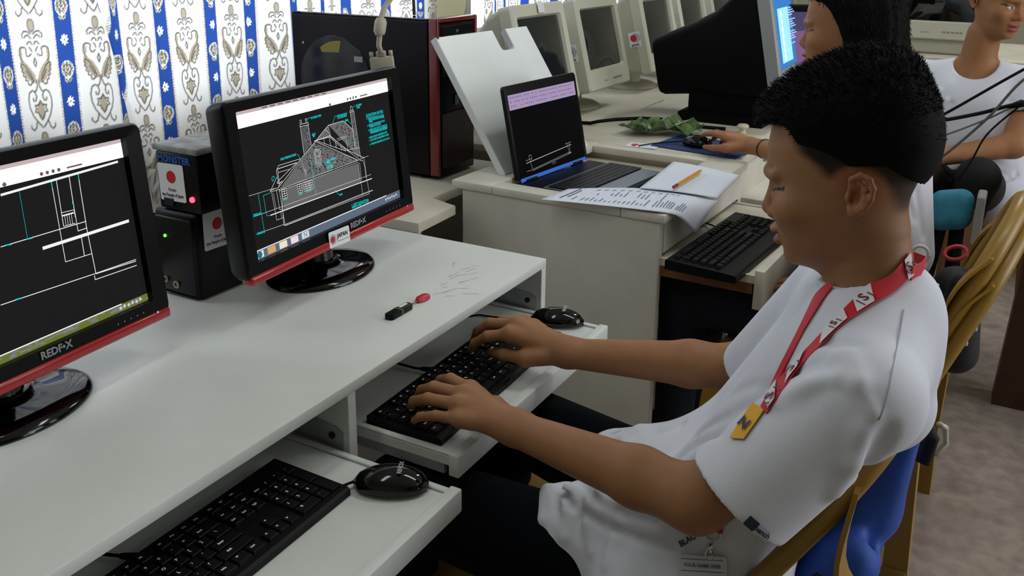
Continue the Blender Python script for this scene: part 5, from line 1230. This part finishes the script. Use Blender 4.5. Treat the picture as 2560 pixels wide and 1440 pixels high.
# lanyard
ln=thing('lanyard','red lanyard with white square prints and an identity card, round the typing student','lanyard',(0,0,0))
lred=mat('lanyard_red','c3182c',.6); lyel=mat('lanyard_yellow','d6a21c',.6); lwh=mat('lanyard_print','d9d3da',.6)
def ribbon(name,up,lo,m,parent,off=.0020,n=6):
    def rs(Q): Q=np.array(Q,float); t=np.linspace(0,len(Q)-1,(len(Q)-1)*n+1); return np.stack([np.interp(t,range(len(Q)),Q[:,k]) for k in (0,1)],1)
    A,B=rs(up),rs(lo); G=np.stack([cast(LP,A*(1-k/4)+B*k/4,off) for k in range(5)],1)
    for _ in range(3): G[1:-1]=(G[:-2]+2*G[1:-1]+G[2:])/4
    mb=MB(); mb.grid([[tuple(q) for q in r] for r in G],.0012); return mb.obj(name,m,parent,smooth=40),G
LP=sh+body
NU=[(2270,632),(2225,690),(2167,717),(2099,786),(2021,872),(1944,954),(1903,1018)]; NL=[(2279,690),(2240,728),(2176,765),(2112,807),(1995,924),(1940,1003),(1918,1036)]
st_,SG=ribbon('strap',NU,NL,lred,ln)
ribbon('strap',[(2074,704),(2038,739),(2016,785),(1995,829),(1943,932),(1912,1000)],[(2084,716),(2057,751),(2036,785),(2012,825),(1954,941),(1922,1006)],lred,ln,.0018)
ribbon('yellow_strap',[(1886,1010),(1858,1050),(1828,1098)],[(1914,1028),(1890,1062),(1862,1100)],lyel,ln,.0035)
LP0=LP; LP=sh
ribbon('strap',[(1774,1284),(1766,1298),(1763,1310)],[(1812,1290),(1810,1312),(1806,1336)],lred,ln,.004); LP=LP0
mb=MB()   # strap behind the neck and under the arm, out of sight
mb.grid([[tuple(q+np.array((0,0,d))) for d in (-.012,0,.012)] for q in push(LP,[(.702,1.13,.985),(.712,1.15,.988),(.715,1.18,.988),(.700,1.215,.982),(.672,1.232,.972),(.640,1.236,.958)],.0025)],.0012); mb.obj('strap',lred,ln,smooth=40)
# white emblem squares along the strap
def emblem(G,i0,i1):
    Q=G[i0:i1+1]; n0=np.cross(Q[-1,2]-Q[0,2],Q[len(Q)//2,0]-Q[len(Q)//2,4]); n0/=np.linalg.norm(n0); n0*=np.sign(n0@grad(LP,[Q[len(Q)//2,2]])[0]); P=Q+n0*.0022; mb=MB(); mb.grid([[tuple(q) for q in r] for r in P],0); e=mb.obj('emblem_print',lwh,st_)
    c=P[len(P)//2,2]; d=P[-1,2]-P[0,2]; d/=np.linalg.norm(d)+1e-9; a=P[len(P)//2,0]-P[len(P)//2,4]; wl=np.linalg.norm(a); a-=d*(a@d); a/=np.linalg.norm(a); nn=np.cross(d,a)
    if nn@grad(LP,[c])[0]<0: nn=-nn; d=-d
    MM=Matrix((tuple(d)+(0,),tuple(a)+(0,),tuple(nn)+(0,),(0,0,0,1))).transposed(); MM.translation=Vector(c+nn*.0006)
    v,f=text_geo('S',wl*.62,'CENTER',0,.0004); mb=MB(); mb.add(v,f,MM)
    for s2 in (-1,1): mb.add([(s2*wl*.27,-wl*.33,0),(s2*wl*.33,-wl*.33,0),(s2*wl*.33,wl*.1,0),(s2*wl*.27,wl*.1,0)],[(0,1,2,3)],MM)
    mb.obj('emblem_letter',mat('emblem_maroon','6a2a3a',.6),e)
for i0,i1 in ((0,2),(11,15),(17,21),(24,27),(30,34)): emblem(SG,i0,i1)
chrome=mat('chrome','c8ccd0',.15,metal=1)
def tubeon(pts,r,off,n=8): return [tuple(q) for q in cast(sh,pts,off)],r,n
mb=MB(); mb.tube(*tubeon([(1763,1311),(1762,1328),(1772,1342),(1788,1350),(1802,1345),(1807,1334),(1804,1326)],.0016,.006)); mb.obj('swivel_ring',chrome,ln,smooth=True)
mb=MB(); mb.tube(*tubeon([(1785,1350),(1776,1362),(1766,1378),(1768,1390),(1779,1393),(1783,1382),(1781,1366)],.0014,.008)); mb.tube(*tubeon([(1779,1352),(1780,1378)],.0028,.009)); mb.obj('clip_hook',chrome,ln,smooth=True)
cc=cast(sh,[(1757,1436),(1735,1436),(1757,1415)],.009); g=grad(sh,cc[:1])[0]; g/=np.linalg.norm(g); ax=cc[0]-cc[1]; ax-=g*(ax@g); ax/=np.linalg.norm(ax); uy=np.cross(g,ax)
CM=Matrix((tuple(ax)+(0,),tuple(uy)+(0,),tuple(g)+(0,),(0,0,0,1))).transposed(); CM.translation=Vector(cc[0])
mb=MB(); mb.prism([(-.030,-.060),(.030,-.060),(.030,.022),(.028,.024),(-.028,.024),(-.030,.022)],0,.0012,0,1,CM); ic=mb.obj('identity_card',mat('card_plastic','c3c6d2',.25),ln)
mb=MB()
for t,z,sz,w_,x_ in (('YOUR NAME HERE',.012,.0060,.046,0),('STUDENT',-.003,.005,.022,-.010),('COMPUTER LAB',-.013,.005,.040,0)):
    v,f=text_geo(t,sz,'CENTER',0,.0002,w_); mb.add(v,f,CM@Matrix.Translation((x_,z,.0016)))
for z in (.019,.005,-.008,-.018): mb.add([(-.026,z,.0015),(.026,z,.0015),(.026,z+.0009,.0015),(-.026,z+.0009,.0015)],[(0,1,2,3)],CM)
stuff(mb.obj('card_print',mat('card_ink','5b6070',.6),ic))
q=cast(sh,[(1853,1078),(1882,1049)],0); surf_text('Z',.020,q.mean(0),q[1]-q[0],0,tagm,'strap_mark',[c for c in ln.children if c.name.startswith('yellow_strap')][0],sh,.0008,.0058)
# jeans and shoes
je=[('u',0,cone((.49,YM-.02,.475),(.49,YM+.02,.475),.10,.10))]
for y,kx,ky in ((1.07,.02,1.0),(1.26,.03,1.30)):
    je+=[('u',.04,cone((.49,y,.475),(kx+.02,ky,.535),.088,.066)),('u',.03,cone((kx+.02,ky,.530),(kx-.02,ky,.12),.064,.048)),('u',.01,cone((kx-.02,ky,.14),(kx-.02,ky,.07),.05,.056))]
sdf_obj('jeans',je,(-.12,.85,.0),(.66,1.45,.66),.007,denim,me1)
shoem=mat('shoe_black','0b0b0d',.4)
for ky,kx in ((1.0,.0),(1.30,.01)):
    sdf_obj('shoe',[('u',0,cone((kx-.02,ky,.05),(kx-.14,ky,.035),.045,.036)),('u',.02,cone((kx+.03,ky,.045),(kx-.02,ky,.06),.042,.045)),('s',0,ell((kx-.05,ky,-.5),(2,2,.5)))],(-.25,ky-.08,-.01),(.15,ky+.08,.13),.006,shoem,me1)
# printed mark at the shirt hem and cuff tag
q=cast(sh,[(1700,1362),(1740,1338)],0); surf_text('BLAC',.0105,q.mean(0),q[1]-q[0],0,tagm,'hem_lettering',so,sh,.0003,.0028)
q=cast(sh,[(1866,1296),(1916,1336)],0); A_,B_=q[0],q[1]; gg=grad(sh,[(A_+B_)/2])[0]; gg/=np.linalg.norm(gg); wv_=np.cross(gg,(B_-A_)/np.linalg.norm(B_-A_))*.0125
patch('cuff_label',A_,A_+(B_-A_)*.45,wv_,tagm,.0028); patch('cuff_label',A_+(B_-A_)*.45,B_,wv_*.9,mat('label_grey','aeb2bc',.6),.0028)
surf_text('bench',.009,A_+(B_-A_)*.72,B_-A_,0,tagm,'cuff_lettering',so,sh,.0003,.0038)
# ======== the long-haired person behind
F2=Frame((.440,2.15,1.197),0,R(6),0,.95)
YP=2.15; me2=thing('person','long-haired person in a white shirt, working a mouse behind the typing student','person',(0,0,0))
b2=head_prims(F2,False); U=lambda k,f:b2.append(('u',k,f))
U(.02,cone((.460,YP,1.12),(.50,YP,.99),.046,.05))
R2S,R2E,R2W=(.525,2.30,.925),(.34,2.44,.815),(.135,2.595,.802)
L2S,L2E,L2W=(.53,2.0,.925),(.60,1.95,.70),(.46,2.05,.615)
for s_ in (R2S,L2S): U(.03,cone((.51,YP,.965),s_,.04,.04))
U(.05,cone((.53,YP,.88),(.53,YP,.58),.09,.095))
for a,b_,c in ((R2S,R2E,R2W),(L2S,L2E,L2W)): U(.02,cone(a,b_,.042,.034)); U(.02,cone(b_,c,.034,.024))
f2=dict(index=[(.060,2.578,.822),(.020,2.600,.824),(-.012,2.628,.815),(-.030,2.642,.806)],middle=[(.062,2.600,.824),(.020,2.625,.824),(-.010,2.652,.814),(-.026,2.664,.804)],ring=[(.068,2.620,.820),(.030,2.646,.816),(.004,2.668,.800),(-.006,2.676,.788)],pinky=[(.078,2.636,.812),(.046,2.660,.804),(.026,2.676,.790),(.018,2.682,.780)])
t2=[(.110,2.580,.800),(.070,2.556,.795),(.030,2.562,.790),(.000,2.580,.786)]
b2+=hand_prims(f2,(.10,2.60,.812),R2W,.023,t2,.95)
f2b={k:[(x+.235,y+.03,z-.082) for x,y,z in v] for k,v in dict(index=[(.19,2.04,.69),(.15,2.05,.69),(.13,2.05,.68),(.12,2.05,.672)],middle=[(.19,2.02,.69),(.145,2.025,.69),(.12,2.025,.68),(.11,2.025,.672)],ring=[(.19,2.0,.69),(.15,2.0,.69),(.13,2.0,.68),(.12,2.0,.672)],pinky=[(.2,1.985,.688),(.17,1.98,.686),(.15,1.98,.68),(.14,1.98,.672)]).items()}
b2+=hand_prims(f2b,(.465,2.05,.608),L2W,.022,[(.475,2.08,.603),(.445,2.10,.60),(.415,2.11,.596),(.395,2.11,.591)],.92)
def cols2(P):
    C=np.repeat((SK*np.array((1.18,1.12,1.10)))[None],len(P),0); face_cols(F2,P,C,XL,FD*np.array((1,0))); return C
sdf_obj('body',b2,(-.06,1.88,.52),(.68,2.72,1.32),.0038,skin,me2,cols2)
H2=np.array([(-.24,-.02,-.135,.075),(-.18,-.01,-.135,.082),(-.12,.0,-.130,.086),(-.06,.02,-.126,.088),(0,.045,-.124,.088),(.04,.068,-.122,.087),(.07,.094,-.116,.083),(.095,.085,-.104,.074),(.115,.055,-.080,.055),(.130,.015,-.05,.030),(.136,-.01,-.03,.012)])
hs2=slicehead(H2,2.3)
def hair2(q):
    x,y,u=q.T; ay=np.abs(y); cut=np.maximum(np.interp(u,[-.25,-.13,-.06,-.03,.03,.055,.075],[.0,.012,.022,.028,.05,.062,.2])-.0,0); n=.0015*np.sin(ay*400+np.sin(u*14)*2); return np.maximum(hs2(q)+n,(x-cut)*.8)
hp2=[('u',0,F2.fn(hair2))]
ho2,HP2=sdf_obj('hair',hp2,(.28,2.03,.92),(.62,2.27,1.34),.0045,hairm,me2)
strands(ho2,HP2,hp2,F2,2500,-.2,lambda q:.012+0*q[:,0],(.35,-1.0,-.2),.0006,7)
s2=[]; S=lambda k,f:s2.append(('u',k,f))
S(0,cone((.53,YP-.06,.88),(.535,YP-.07,.62),.092,.105)); S(.05,cone((.53,YP+.06,.88),(.535,YP+.07,.62),.092,.105)); S(.05,cone((.575,YP,.92),(.60,YP-.02,.70),.06,.075))
for s_ in (R2S,L2S): S(.04,cone((.515,YP,.95),s_,.042,.052))
S(.02,sleeve(R2S,(.415,2.385,.86),.056,.062,(0,0,0))); S(.02,sleeve(L2S,(.488,1.965,.78),.056,.064,(0,0,0)))
S(.03,cone((.50,YP-.08,.58),(.60,YP,.52),.09,.10))
for q in [[(.64,2.06,.86),(.65,2.08,.76)],[(.62,2.03,.80),(.63,2.05,.70)],[(.60,2.02,.88),(.63,2.06,.80)]]:
    for a,b_ in zip(q[:-1],q[1:]): s2.append(('s',.012,cone(tuple(push(s2,[a],.002)[0]),tuple(push(s2,[b_],.002)[0]),.006,.006)))
s2.append(('s',.006,cone((.49,YP,.99),(.45,YP,1.10),.052,.054)))
mb=MB(); mb.tube([(.652+.017*math.cos(a),2.02,.735+.019*math.sin(a)) for a in np.linspace(0,2*math.pi,21)],.004,8,False); hem2=mb
so2,_=sdf_obj('shirt',s2,(.28,1.86,.40),(.76,2.50,1.04),.005,cloth,me2,None,2); hem2.obj('white_loop',cloth,so2,smooth=True)
j2=[('u',0,cone((.50,YP-.04,.50),(.50,YP+.04,.50),.10,.10))]
for y,ky in ((2.07,2.07),(2.24,2.26)): j2+=[('u',.04,cone((.49,y,.50),(.13,ky,.53),.088,.066)),('u',.03,cone((.13,ky,.525),(.12,ky,.12),.062,.048)),('u',.01,cone((.12,ky,.13),(.12,ky,.07),.05,.054))]
sdf_obj('jeans',j2,(0,1.9,0),(.68,2.42,.66),.009,mat('navy_denim','0d1426',.9,noise=.3,nscale=50),me2)
for ky in (2.07,2.26): sdf_obj('shoe',[('u',0,cone((.12,ky,.05),(.0,ky,.035),.045,.036)),('s',0,ell((.05,ky,-.5),(2,2,.5)))],(-.06,ky-.07,-.01),(.2,ky+.07,.12),.008,shoem,me2)
br=[]
wv=np.array(R2W)+np.array((.045,-.033,.003)); ax=np.array(R2E)-np.array(R2W); ax/=np.linalg.norm(ax); e1=np.cross(ax,(0,0,1)); e1/=np.linalg.norm(e1); e2=np.cross(e1,ax)
mb=MB(); mb.tube([tuple(wv+(e1*math.cos(a)+e2*math.sin(a))*.0232) for a in np.linspace(0,2*math.pi,25)],.0058,8,False); bc=tag(mb.obj('bracelet',mat('bracelet_black','0b0909',.4),smooth=True),'black bracelet with a silver bead on the wrist of the long-haired person','bracelet')
mb=MB(); mb.lathe([(.003,-.007),(.0075,-.005),(.0075,.005),(.003,.007)],12,Matrix.Translation(tuple(wv+(e1*-.2-e2*.98)*.030+np.array((0,-.006,0))))@Matrix.Rotation(R(60),4,'Y')); mb.obj('silver_bead',chrome,bc,smooth=50)
# ======== the person in the white t-shirt at the back right
F3=Frame((.692,3.36,1.210),R(134),R(10),R(-3),.98)
me3=thing('person','person in a white t-shirt seated at the back right, head turned aside','person',(0,0,0))
b3=head_prims(F3); U=lambda k,f:b3.append(('u',k,f))
U(.02,cone((.665,3.37,1.09),(.655,3.38,.985),.052,.056))
A3S,A3E,A3W=(.835,3.36,.93),(.800,3.22,.765),(.60,3.10,.725)
B3S,B3E,B3W=(.480,3.38,.925),(.44,3.24,.76),(.55,3.09,.73)
for s_ in (A3S,B3S): U(.03,cone((.655,3.38,.97),s_,.045,.045))
U(.05,cone((.65,3.37,.86),(.66,3.40,.55),.10,.10))
for a,b_,c in ((A3S,A3E,A3W),(B3S,B3E,B3W)): U(.02,cone(a,b_,.046,.040)); U(.02,cone(b_,c,.040,.028))
f3=dict(index=[(.54,3.06,.645),(.52,3.03,.63),(.515,3.02,.61),(.513,3.02,.60)],middle=[(.555,3.045,.645),(.54,3.01,.63),(.535,3.0,.61),(.533,3.0,.60)],ring=[(.57,3.04,.643),(.56,3.005,.63),(.555,2.995,.61),(.552,2.995,.60)],pinky=[(.585,3.04,.64),(.58,3.01,.63),(.575,3.0,.615),(.572,3.0,.605)])
b3+=hand_prims({k:[(x,y,z+.075) for x,y,z in v] for k,v in f3.items()},(.575,3.07,.725),A3W,.025,[(.57,3.09,.725),(.545,3.08,.72),(.53,3.06,.71),(.52,3.05,.70)])
f3b={k:[(x-.05,y+.02,z+.085) for x,y,z in v] for k,v in f3.items()}
b3+=hand_prims(f3b,(.53,3.07,.73),B3W,.025,[(.545,3.06,.73),(.55,3.04,.72),(.55,3.02,.71),(.548,3.0,.70)])
def cols3(P):
    C=np.repeat((SK*np.array((1.12,1.06,.98)))[None],len(P),0); face_cols(F3,P,C,XL,FD*np.array((1,.9)))
    q=F3.loc(P); ay=np.abs(q[:,1]); near=(q[:,0]>.06)
    m=near&(((ay-.031)/.0115)**2+((q[:,2]+.0135)/.0042)**2<1); C[m]=(.62,.60,.58); m&=((ay-.027)**2+(q[:,2]+.0135)**2<.0045**2); C[m]=(.01,.008,.007)
    return C
sdf_obj('body',b3,(.34,2.95,.48),(.92,3.52,1.34),.0042,skin,me3,cols3)
hp3=[('u',0,F3.fn(lambda q:np.maximum(slicehead(HH,2.35)(q)+.003*np.sin(q[:,0]*160)*np.sin(q[:,1]*140),np.maximum((q[:,0]-np.interp(q[:,2],[-.06,-.036,-.028,0,.05,.075,.085],[-.045,-.040,.012,.022,.055,.07,.25]))*.8,-.058-q[:,2]))))]
ho3,HP3=sdf_obj('hair',hp3,(.52,3.2,1.08),(.86,3.52,1.36),.005,hairm,me3)
strands(ho3,HP3,hp3,F3,2500,.02,lambda q:.014+0*q[:,0],(.6,-.3,.3),.0007,9)
s3=[]; S=lambda k,f:s3.append(('u',k,f))
S(0,cone((.60,3.36,.86),(.60,3.36,.62),.115,.12)); S(.05,cone((.71,3.36,.86),(.72,3.36,.62),.115,.125))
for s_ in (A3S,B3S): S(.04,cone((.655,3.38,.965),s_,.05,.062))
S(.02,sleeve(A3S,(.822,3.295,.835),.070,.082,(0,0,0))); S(.02,sleeve(B3S,(.455,3.295,.835),.070,.080,(0,0,0)))
S(.04,cone((.60,3.30,.60),(.76,3.30,.58),.11,.12))
for i in range(16):
    x=.50+.32*rng.random(); z=.62+.28*rng.random(); a=rng.normal(.9,.7); L_=.05; p=push(s3,[(x-L_*math.cos(a),3.25,z-L_*math.sin(a)),(x,3.24,z),(x+L_*math.cos(a),3.25,z+L_*math.sin(a))],-.003)
    for u_,w_ in zip(p[:-1],p[1:]): s3.append(('u',.009,cone(u_,w_,.0085,.008))) if i%2 else s3.append(('s',.010,cone(u_+np.array((0,-.004,0)),w_+np.array((0,-.004,0)),.006,.006)))
s3.append(('s',.005,cone((.655,3.35,.99),(.66,3.33,1.10),.066,.07)))
sdf_obj('tshirt',s3,(.34,3.1,.44),(.96,3.56,1.06),.0048,cloth,me3,None,1)
ring=push(s3,[(.655+.068*math.cos(a),3.355+.064*math.sin(a),.995-.0*math.sin(a)) for a in np.linspace(0,2*math.pi,25)[:-1]],.001)
j3=[('u',0,cone((.60,3.36,.50),(.70,3.36,.50),.11,.11))]
for x,kx in ((.58,.55),(.72,.72)): j3+=[('u',.04,cone((x,3.34,.56),(kx,3.04,.690),.10,.058)),('u',.03,cone((kx,3.04,.685),(kx-.02,3.04,.55),.056,.052))]
sdf_obj('shorts',j3,(.38,2.86,.2),(.9,3.5,.78),.008,mat('black_shorts','0a0808',.85),me3)
l3=[]
for kx in (.55,.72): l3+=[('u',0,cone((kx-.02,3.03,.60),(kx-.03,3.03,.30),.048,.050)),('u',.02,cone((kx-.03,3.03,.30),(kx-.03,3.02,.06),.050,.034)),('u',.02,cone((kx-.03,3.02,.045),(kx-.03,2.90,.03),.036,.028))]
sdf_obj('lower_legs',l3,(.40,2.8,-.01),(.85,3.14,.66),.008,skin,me3,lambda P:np.repeat((SK*1.1)[None],len(P),0))
# ---------------------------------------------------------------- plastic chairs
ochre=mat('ochre_plastic','967224',.38,noise=.10,nscale=12)
def strip(name,path,wid,th,parent,m=ochre,taper=None):   # flat moulded band: path points, width vector per point
    G=[]
    for i,p in enumerate(path):
        w=Vector(wid[i] if isinstance(wid,list) else wid); P=Vector(p); G.append([tuple(P+w*(k/4-.5)) for k in range(5)])
    mb=MB(); mb.grid(G,th); return mb.obj(name,m,parent,smooth=50)
def spline(P,n=6):
    P=[Vector(p) for p in P]; out=[]
    for i in range(len(P)-1):
        a=P[max(i-1,0)];b=P[i];c=P[i+1];d=P[min(i+2,len(P)-1)]
        for k in range(n):
            t=k/n; out.append(.5*((2*b)+(c-a)*t+(2*a-5*b+4*c-d)*t*t+(3*b-a-3*c+d)*t**3))
    return out+[P[-1]]
def chair(loc,yaw,label,group=None,lean=1.0,lx=.265,lt=.60,rr=.017):
    # local: person faces -x, back towards +x, seat z .42
    o=thing('plastic_chair',label,'chair',loc,(0,0,yaw),group)
    G=[]
    for i in range(9):
        x=-.24+.43*i/8; G.append([(x,-.21+.42*j/8,.425-.018*math.sin(math.pi*i/8)-.010*math.sin(math.pi*j/8)+.012*(1-i/8)) for j in range(9)])
    mb=MB(); mb.grid(G,.006); mb.obj('seat',ochre,o,smooth=50)
    # back frame: a loop of wide band rising from the seat rear, leaning back
    bx=lambda z:.17+(z-.43)*.55*lean
    L=spline([(bx(.43),-.205,.43),(bx(.60),-.20,.60),(bx(.78),-.165,.78),(bx(.86),-.085,.86),(bx(.885),0,.885),(bx(.86),.085,.86),(bx(.78),.165,.78),(bx(.60),.20,.60),(bx(.43),.205,.43)],6)
    mb=MB(); mb.tube(L,rr,12,flat=.85); mb.obj('back_frame',ochre,o,smooth=True)
    for y in (-.085,0,.085): strip('back_slat',[(bx(z)-.002,y*(1-.12*(z-.43)),z) for z in np.linspace(.43,.85,8)],(0,.046,0),.006,o)
    for s in (-1,1):
        # rear leg: channel plate from upper back to the floor
        mb=MB(); P=[(lx,s*.215,lt),(lx+.005,s*.225,.42),(lx-.003,s*.232,.22),(lx-.003,s*.24,.0)]
        secs=[[(x-.016-k*.006,y-.026,z),(x+.012+k*.004,y-.026,z),(x+.012+k*.004,y+.022,z),(x-.016-k*.006,y+.022,z)] for k,(x,y,z) in enumerate(P)]
        mb.loft(secs[::-1]); rl=mb.obj('leg',ochre,o,smooth=40)
        mb=MB(); mb.box(lx-.024,lx+.020,s*.226-.031,s*.226+.027,.385,.43,.006,2); mb.obj('moulded_step',ochre,rl,smooth=40)
        strip('leg_brace',spline([(bx(.80)+.004,s*.165,.80),((bx(.70)+lx)/2+.01,s*.20,.70),(lx,s*.215,lt)],5),(.0,.05,0),.006,o)
        mb=MB(); secs=[[(x-w,y-.024,z),(x+w,y-.024,z),(x+w,y+.024,z),(x-w,y+.024,z)] for x,y,z,w in ((-.27,s*.225,0,.014),(-.235,s*.205,.25,.018),(-.215,s*.19,.425,.024))]; mb.loft(secs); mb.obj('leg',ochre,o,smooth=40)
    mb=MB(); mb.box(-.245,-.225,-.20,.20,.375,.43,.004,1); mb.obj('apron',ochre,o)
    return o
cm=chair((.293,1.185,0),R(0),'ochre plastic chair under the typing student',None,1.08,.425,.66); cm.scale=(1,1,.945)
ca=chair((.495,2.12,.055),R(-3),'upper of two stacked ochre chairs, under the long-haired person',None,.64,.20,.44,.023)
cb=chair((.505,2.12,0),R(-3),'lower of two stacked ochre chairs, under the long-haired person',None,.64,.20,.44,.023)
ca.scale=cb.scale=(1,1,.905)
chair((.70,3.36,.05),R(88),'ochre plastic chair under the person at the back right',None,.55)
# ---------------------------------------------------------------- bags
blue=mat('bag_blue','1f4fb0',.65,noise=.25,nscale=14); strapk=mat('strap_black','0b0c12',.6)
bg_=thing('blue_bag','blue cloth bag with black straps hung on the chair back of the typing student','bag',(0,0,0))
bb=[('u',0,cone((.672,1.13,.575),(.605,1.10,.42),.042,.070)),('u',.04,cone((.685,1.22,.62),(.625,1.20,.42),.035,.06)),('u',.03,cone((.722,1.21,.745),(.690,1.19,.62),.014,.036)),('u',.03,cone((.650,1.10,.52),(.60,1.06,.46),.040,.05))]
for q in [[(.68,1.09,.60),(.64,1.05,.50),(.61,1.05,.42)],[(.715,1.16,.67),(.68,1.12,.54)],[(.67,1.03,.52),(.63,1.02,.42)]]:
    for a,b_ in zip(q[:-1],q[1:]): bb.append(('s',.014,cone(a,b_,.006,.006)))
bb=[(op,k,(lambda p,f=f: f(p*np.array((1,1,1))))) for op,k,f in bb]
sdf_obj('cloth_body',bb,(.50,.95,.28),(.82,1.36,.80),.006,blue,bg_)
mb=MB(); mb.tube([tuple(p) for p in push(bb,[(.59,1.03,.585),(.63,1.04,.60),(.67,1.06,.575),(.695,1.09,.53),(.70,1.11,.48)],.002)],.007,8); mb.obj('shoulder_strap',strapk,bg_,smooth=True)
mb=MB(); mb.tube([(.722,1.20,.760),(.738,1.24,.74),(.745,1.29,.70),(.738,1.28,.66)],.011,8,flat=.6); mb.obj('shoulder_strap',strapk,bg_,smooth=True)
mb=MB(); mb.tube([(.752,1.30,.715),(.760,1.315,.705),(.764,1.325,.675),(.752,1.30,.668)],.0045,8); mb.obj('plastic_hook',mat('hook_white','b9b6a6',.4),bg_,smooth=True,label='pale plastic strap hook')
kb_=thing('backpack','black backpack with a red rimmed opening, on the chair behind the long-haired person','bag',(0,0,0))
pk=[('u',0,cone((.745,2.09,.655),(.745,2.10,.50),.034,.05)),('u',.04,cone((.725,2.18,.62),(.725,2.18,.47),.05,.055))]
sdf_obj('pack_body',pk,(.58,1.98,.22),(.9,2.36,.74),.008,mat('pack_black','09080b',.7),kb_)
mb=MB(); mb.tube([(.718+.021*math.cos(a),2.06+.01*math.sin(a),.738+.012*math.sin(a)+.004*math.cos(a)) for a in np.linspace(0,2*math.pi,21)],.0045,8,False); mb.obj('red_rim',mat('rim_red','a8242c',.5),kb_,smooth=True)
for p,c in [((.69,2.04,.665),'b'),((.775,2.05,.58),'b'),((.762,2.045,.545),'b'),((.775,2.06,.62),'b')]: mb=MB(); mb.box(p[0]-.007,p[0]+.007,p[1]-.004,p[1]+.004,p[2]-.005,p[2]+.005,.002); mb.obj('buckle',mat('buckle_white','c9ccd0',.3),kb_)
tl=thing('teal_bag','small teal cloth bag with a grey strip below the person at the back right','bag',(.645,2.86,.10))
tb_=[('u',0,cone((.0,-.05,.555),(.045,-.05,.565),.036,.036)),('u',.03,cone((.0,-.06,.51),(.045,-.06,.52),.036,.036))]
sdf_obj('cloth_body',tb_,(-.14,-.16,.36),(.15,.05,.64),.006,mat('teal_cloth','2a7f9a',.7,noise=.3,nscale=40),tl)
mb=MB(); mb.box(.085,.108,-.115,-.02,.46,.60,.004); mb.obj('grey_strip',mat('strip_grey','8e8b88',.6),tl)
mb=MB(); mb.tube([(.0,-.05,.49),(-.06,-.02,-.10)],.02,8); mb.tube([(.045,-.05,.49),(.06,-.02,-.10)],.02,8); mb.obj('support',blackm,tl)
# dark wooden leg of a table at the right
lg=thing('table_leg','dark brown wooden table leg standing at the right edge behind the chairs','table leg',(.905,3.0,0))
mb=MB(); mb.loft([[(a,b,z) for a,b in ((-.05+k,-.05),(.05+k,-.05),(.05+k,.05),(-.05+k,.05))] for z,k in ((0,0),(.45,.02),(.72,.03))]); mb.obj('post',mat('dark_wood','4c2b17',.5,noise=.4,nscale=20),lg)
mb=MB(); mb.box(-.06,1.2,-.40,.08,.72,.75,.003); mb.obj('tabletop',MATS['dark_wood'],lg)
# hanging leads in front of the person at the back right
paths=[[(.90,2.9,1.12),(.76,2.85,1.02),(.60,2.80,.90),(.50,2.78,.84)],[(.90,2.9,1.07),(.80,2.86,1.02),(.72,2.84,.90),(.62,2.82,.78),(.55,2.80,.72)],[(.90,2.9,.955),(.80,2.86,.95),(.70,2.84,.915),(.60,2.8,.89),(.50,2.78,.875)],[(.90,2.9,.985),(.80,2.86,.95),(.72,2.84,.90),(.62,2.8,.85),(.50,2.78,.80)],[(.80,2.87,.945),(.73,2.85,.86),(.70,2.84,.78),(.675,2.84,.72)]]
labs=['uppermost dark lead crossing the white t-shirt at the back right','grey lead bending down over the white t-shirt at the back right','thickest black lead with a bulge, crossing the white t-shirt at the right','thin lead just below the thickest one at the back right','thin black lead dropping over the forearm of the person at the back right']
for i,(p,l) in enumerate(zip(paths,labs)):
    mb=MB(); mb.tube(spline(p,8),[.0042,.0042,.0055,.0028,.0028][i],8); o=tag(mb.obj('lead',mat('lead_grey','4a4d4c',.5) if i in (1,3) else blackm,smooth=True),l,'cable','leads at the back right')
    if i==2: mb=MB(); mb.tube([(.815,2.866,.952),(.80,2.86,.95),(.77,2.853,.938)],[.006,.011,.006],10); mb.obj('bulge',blackm,o,smooth=True)
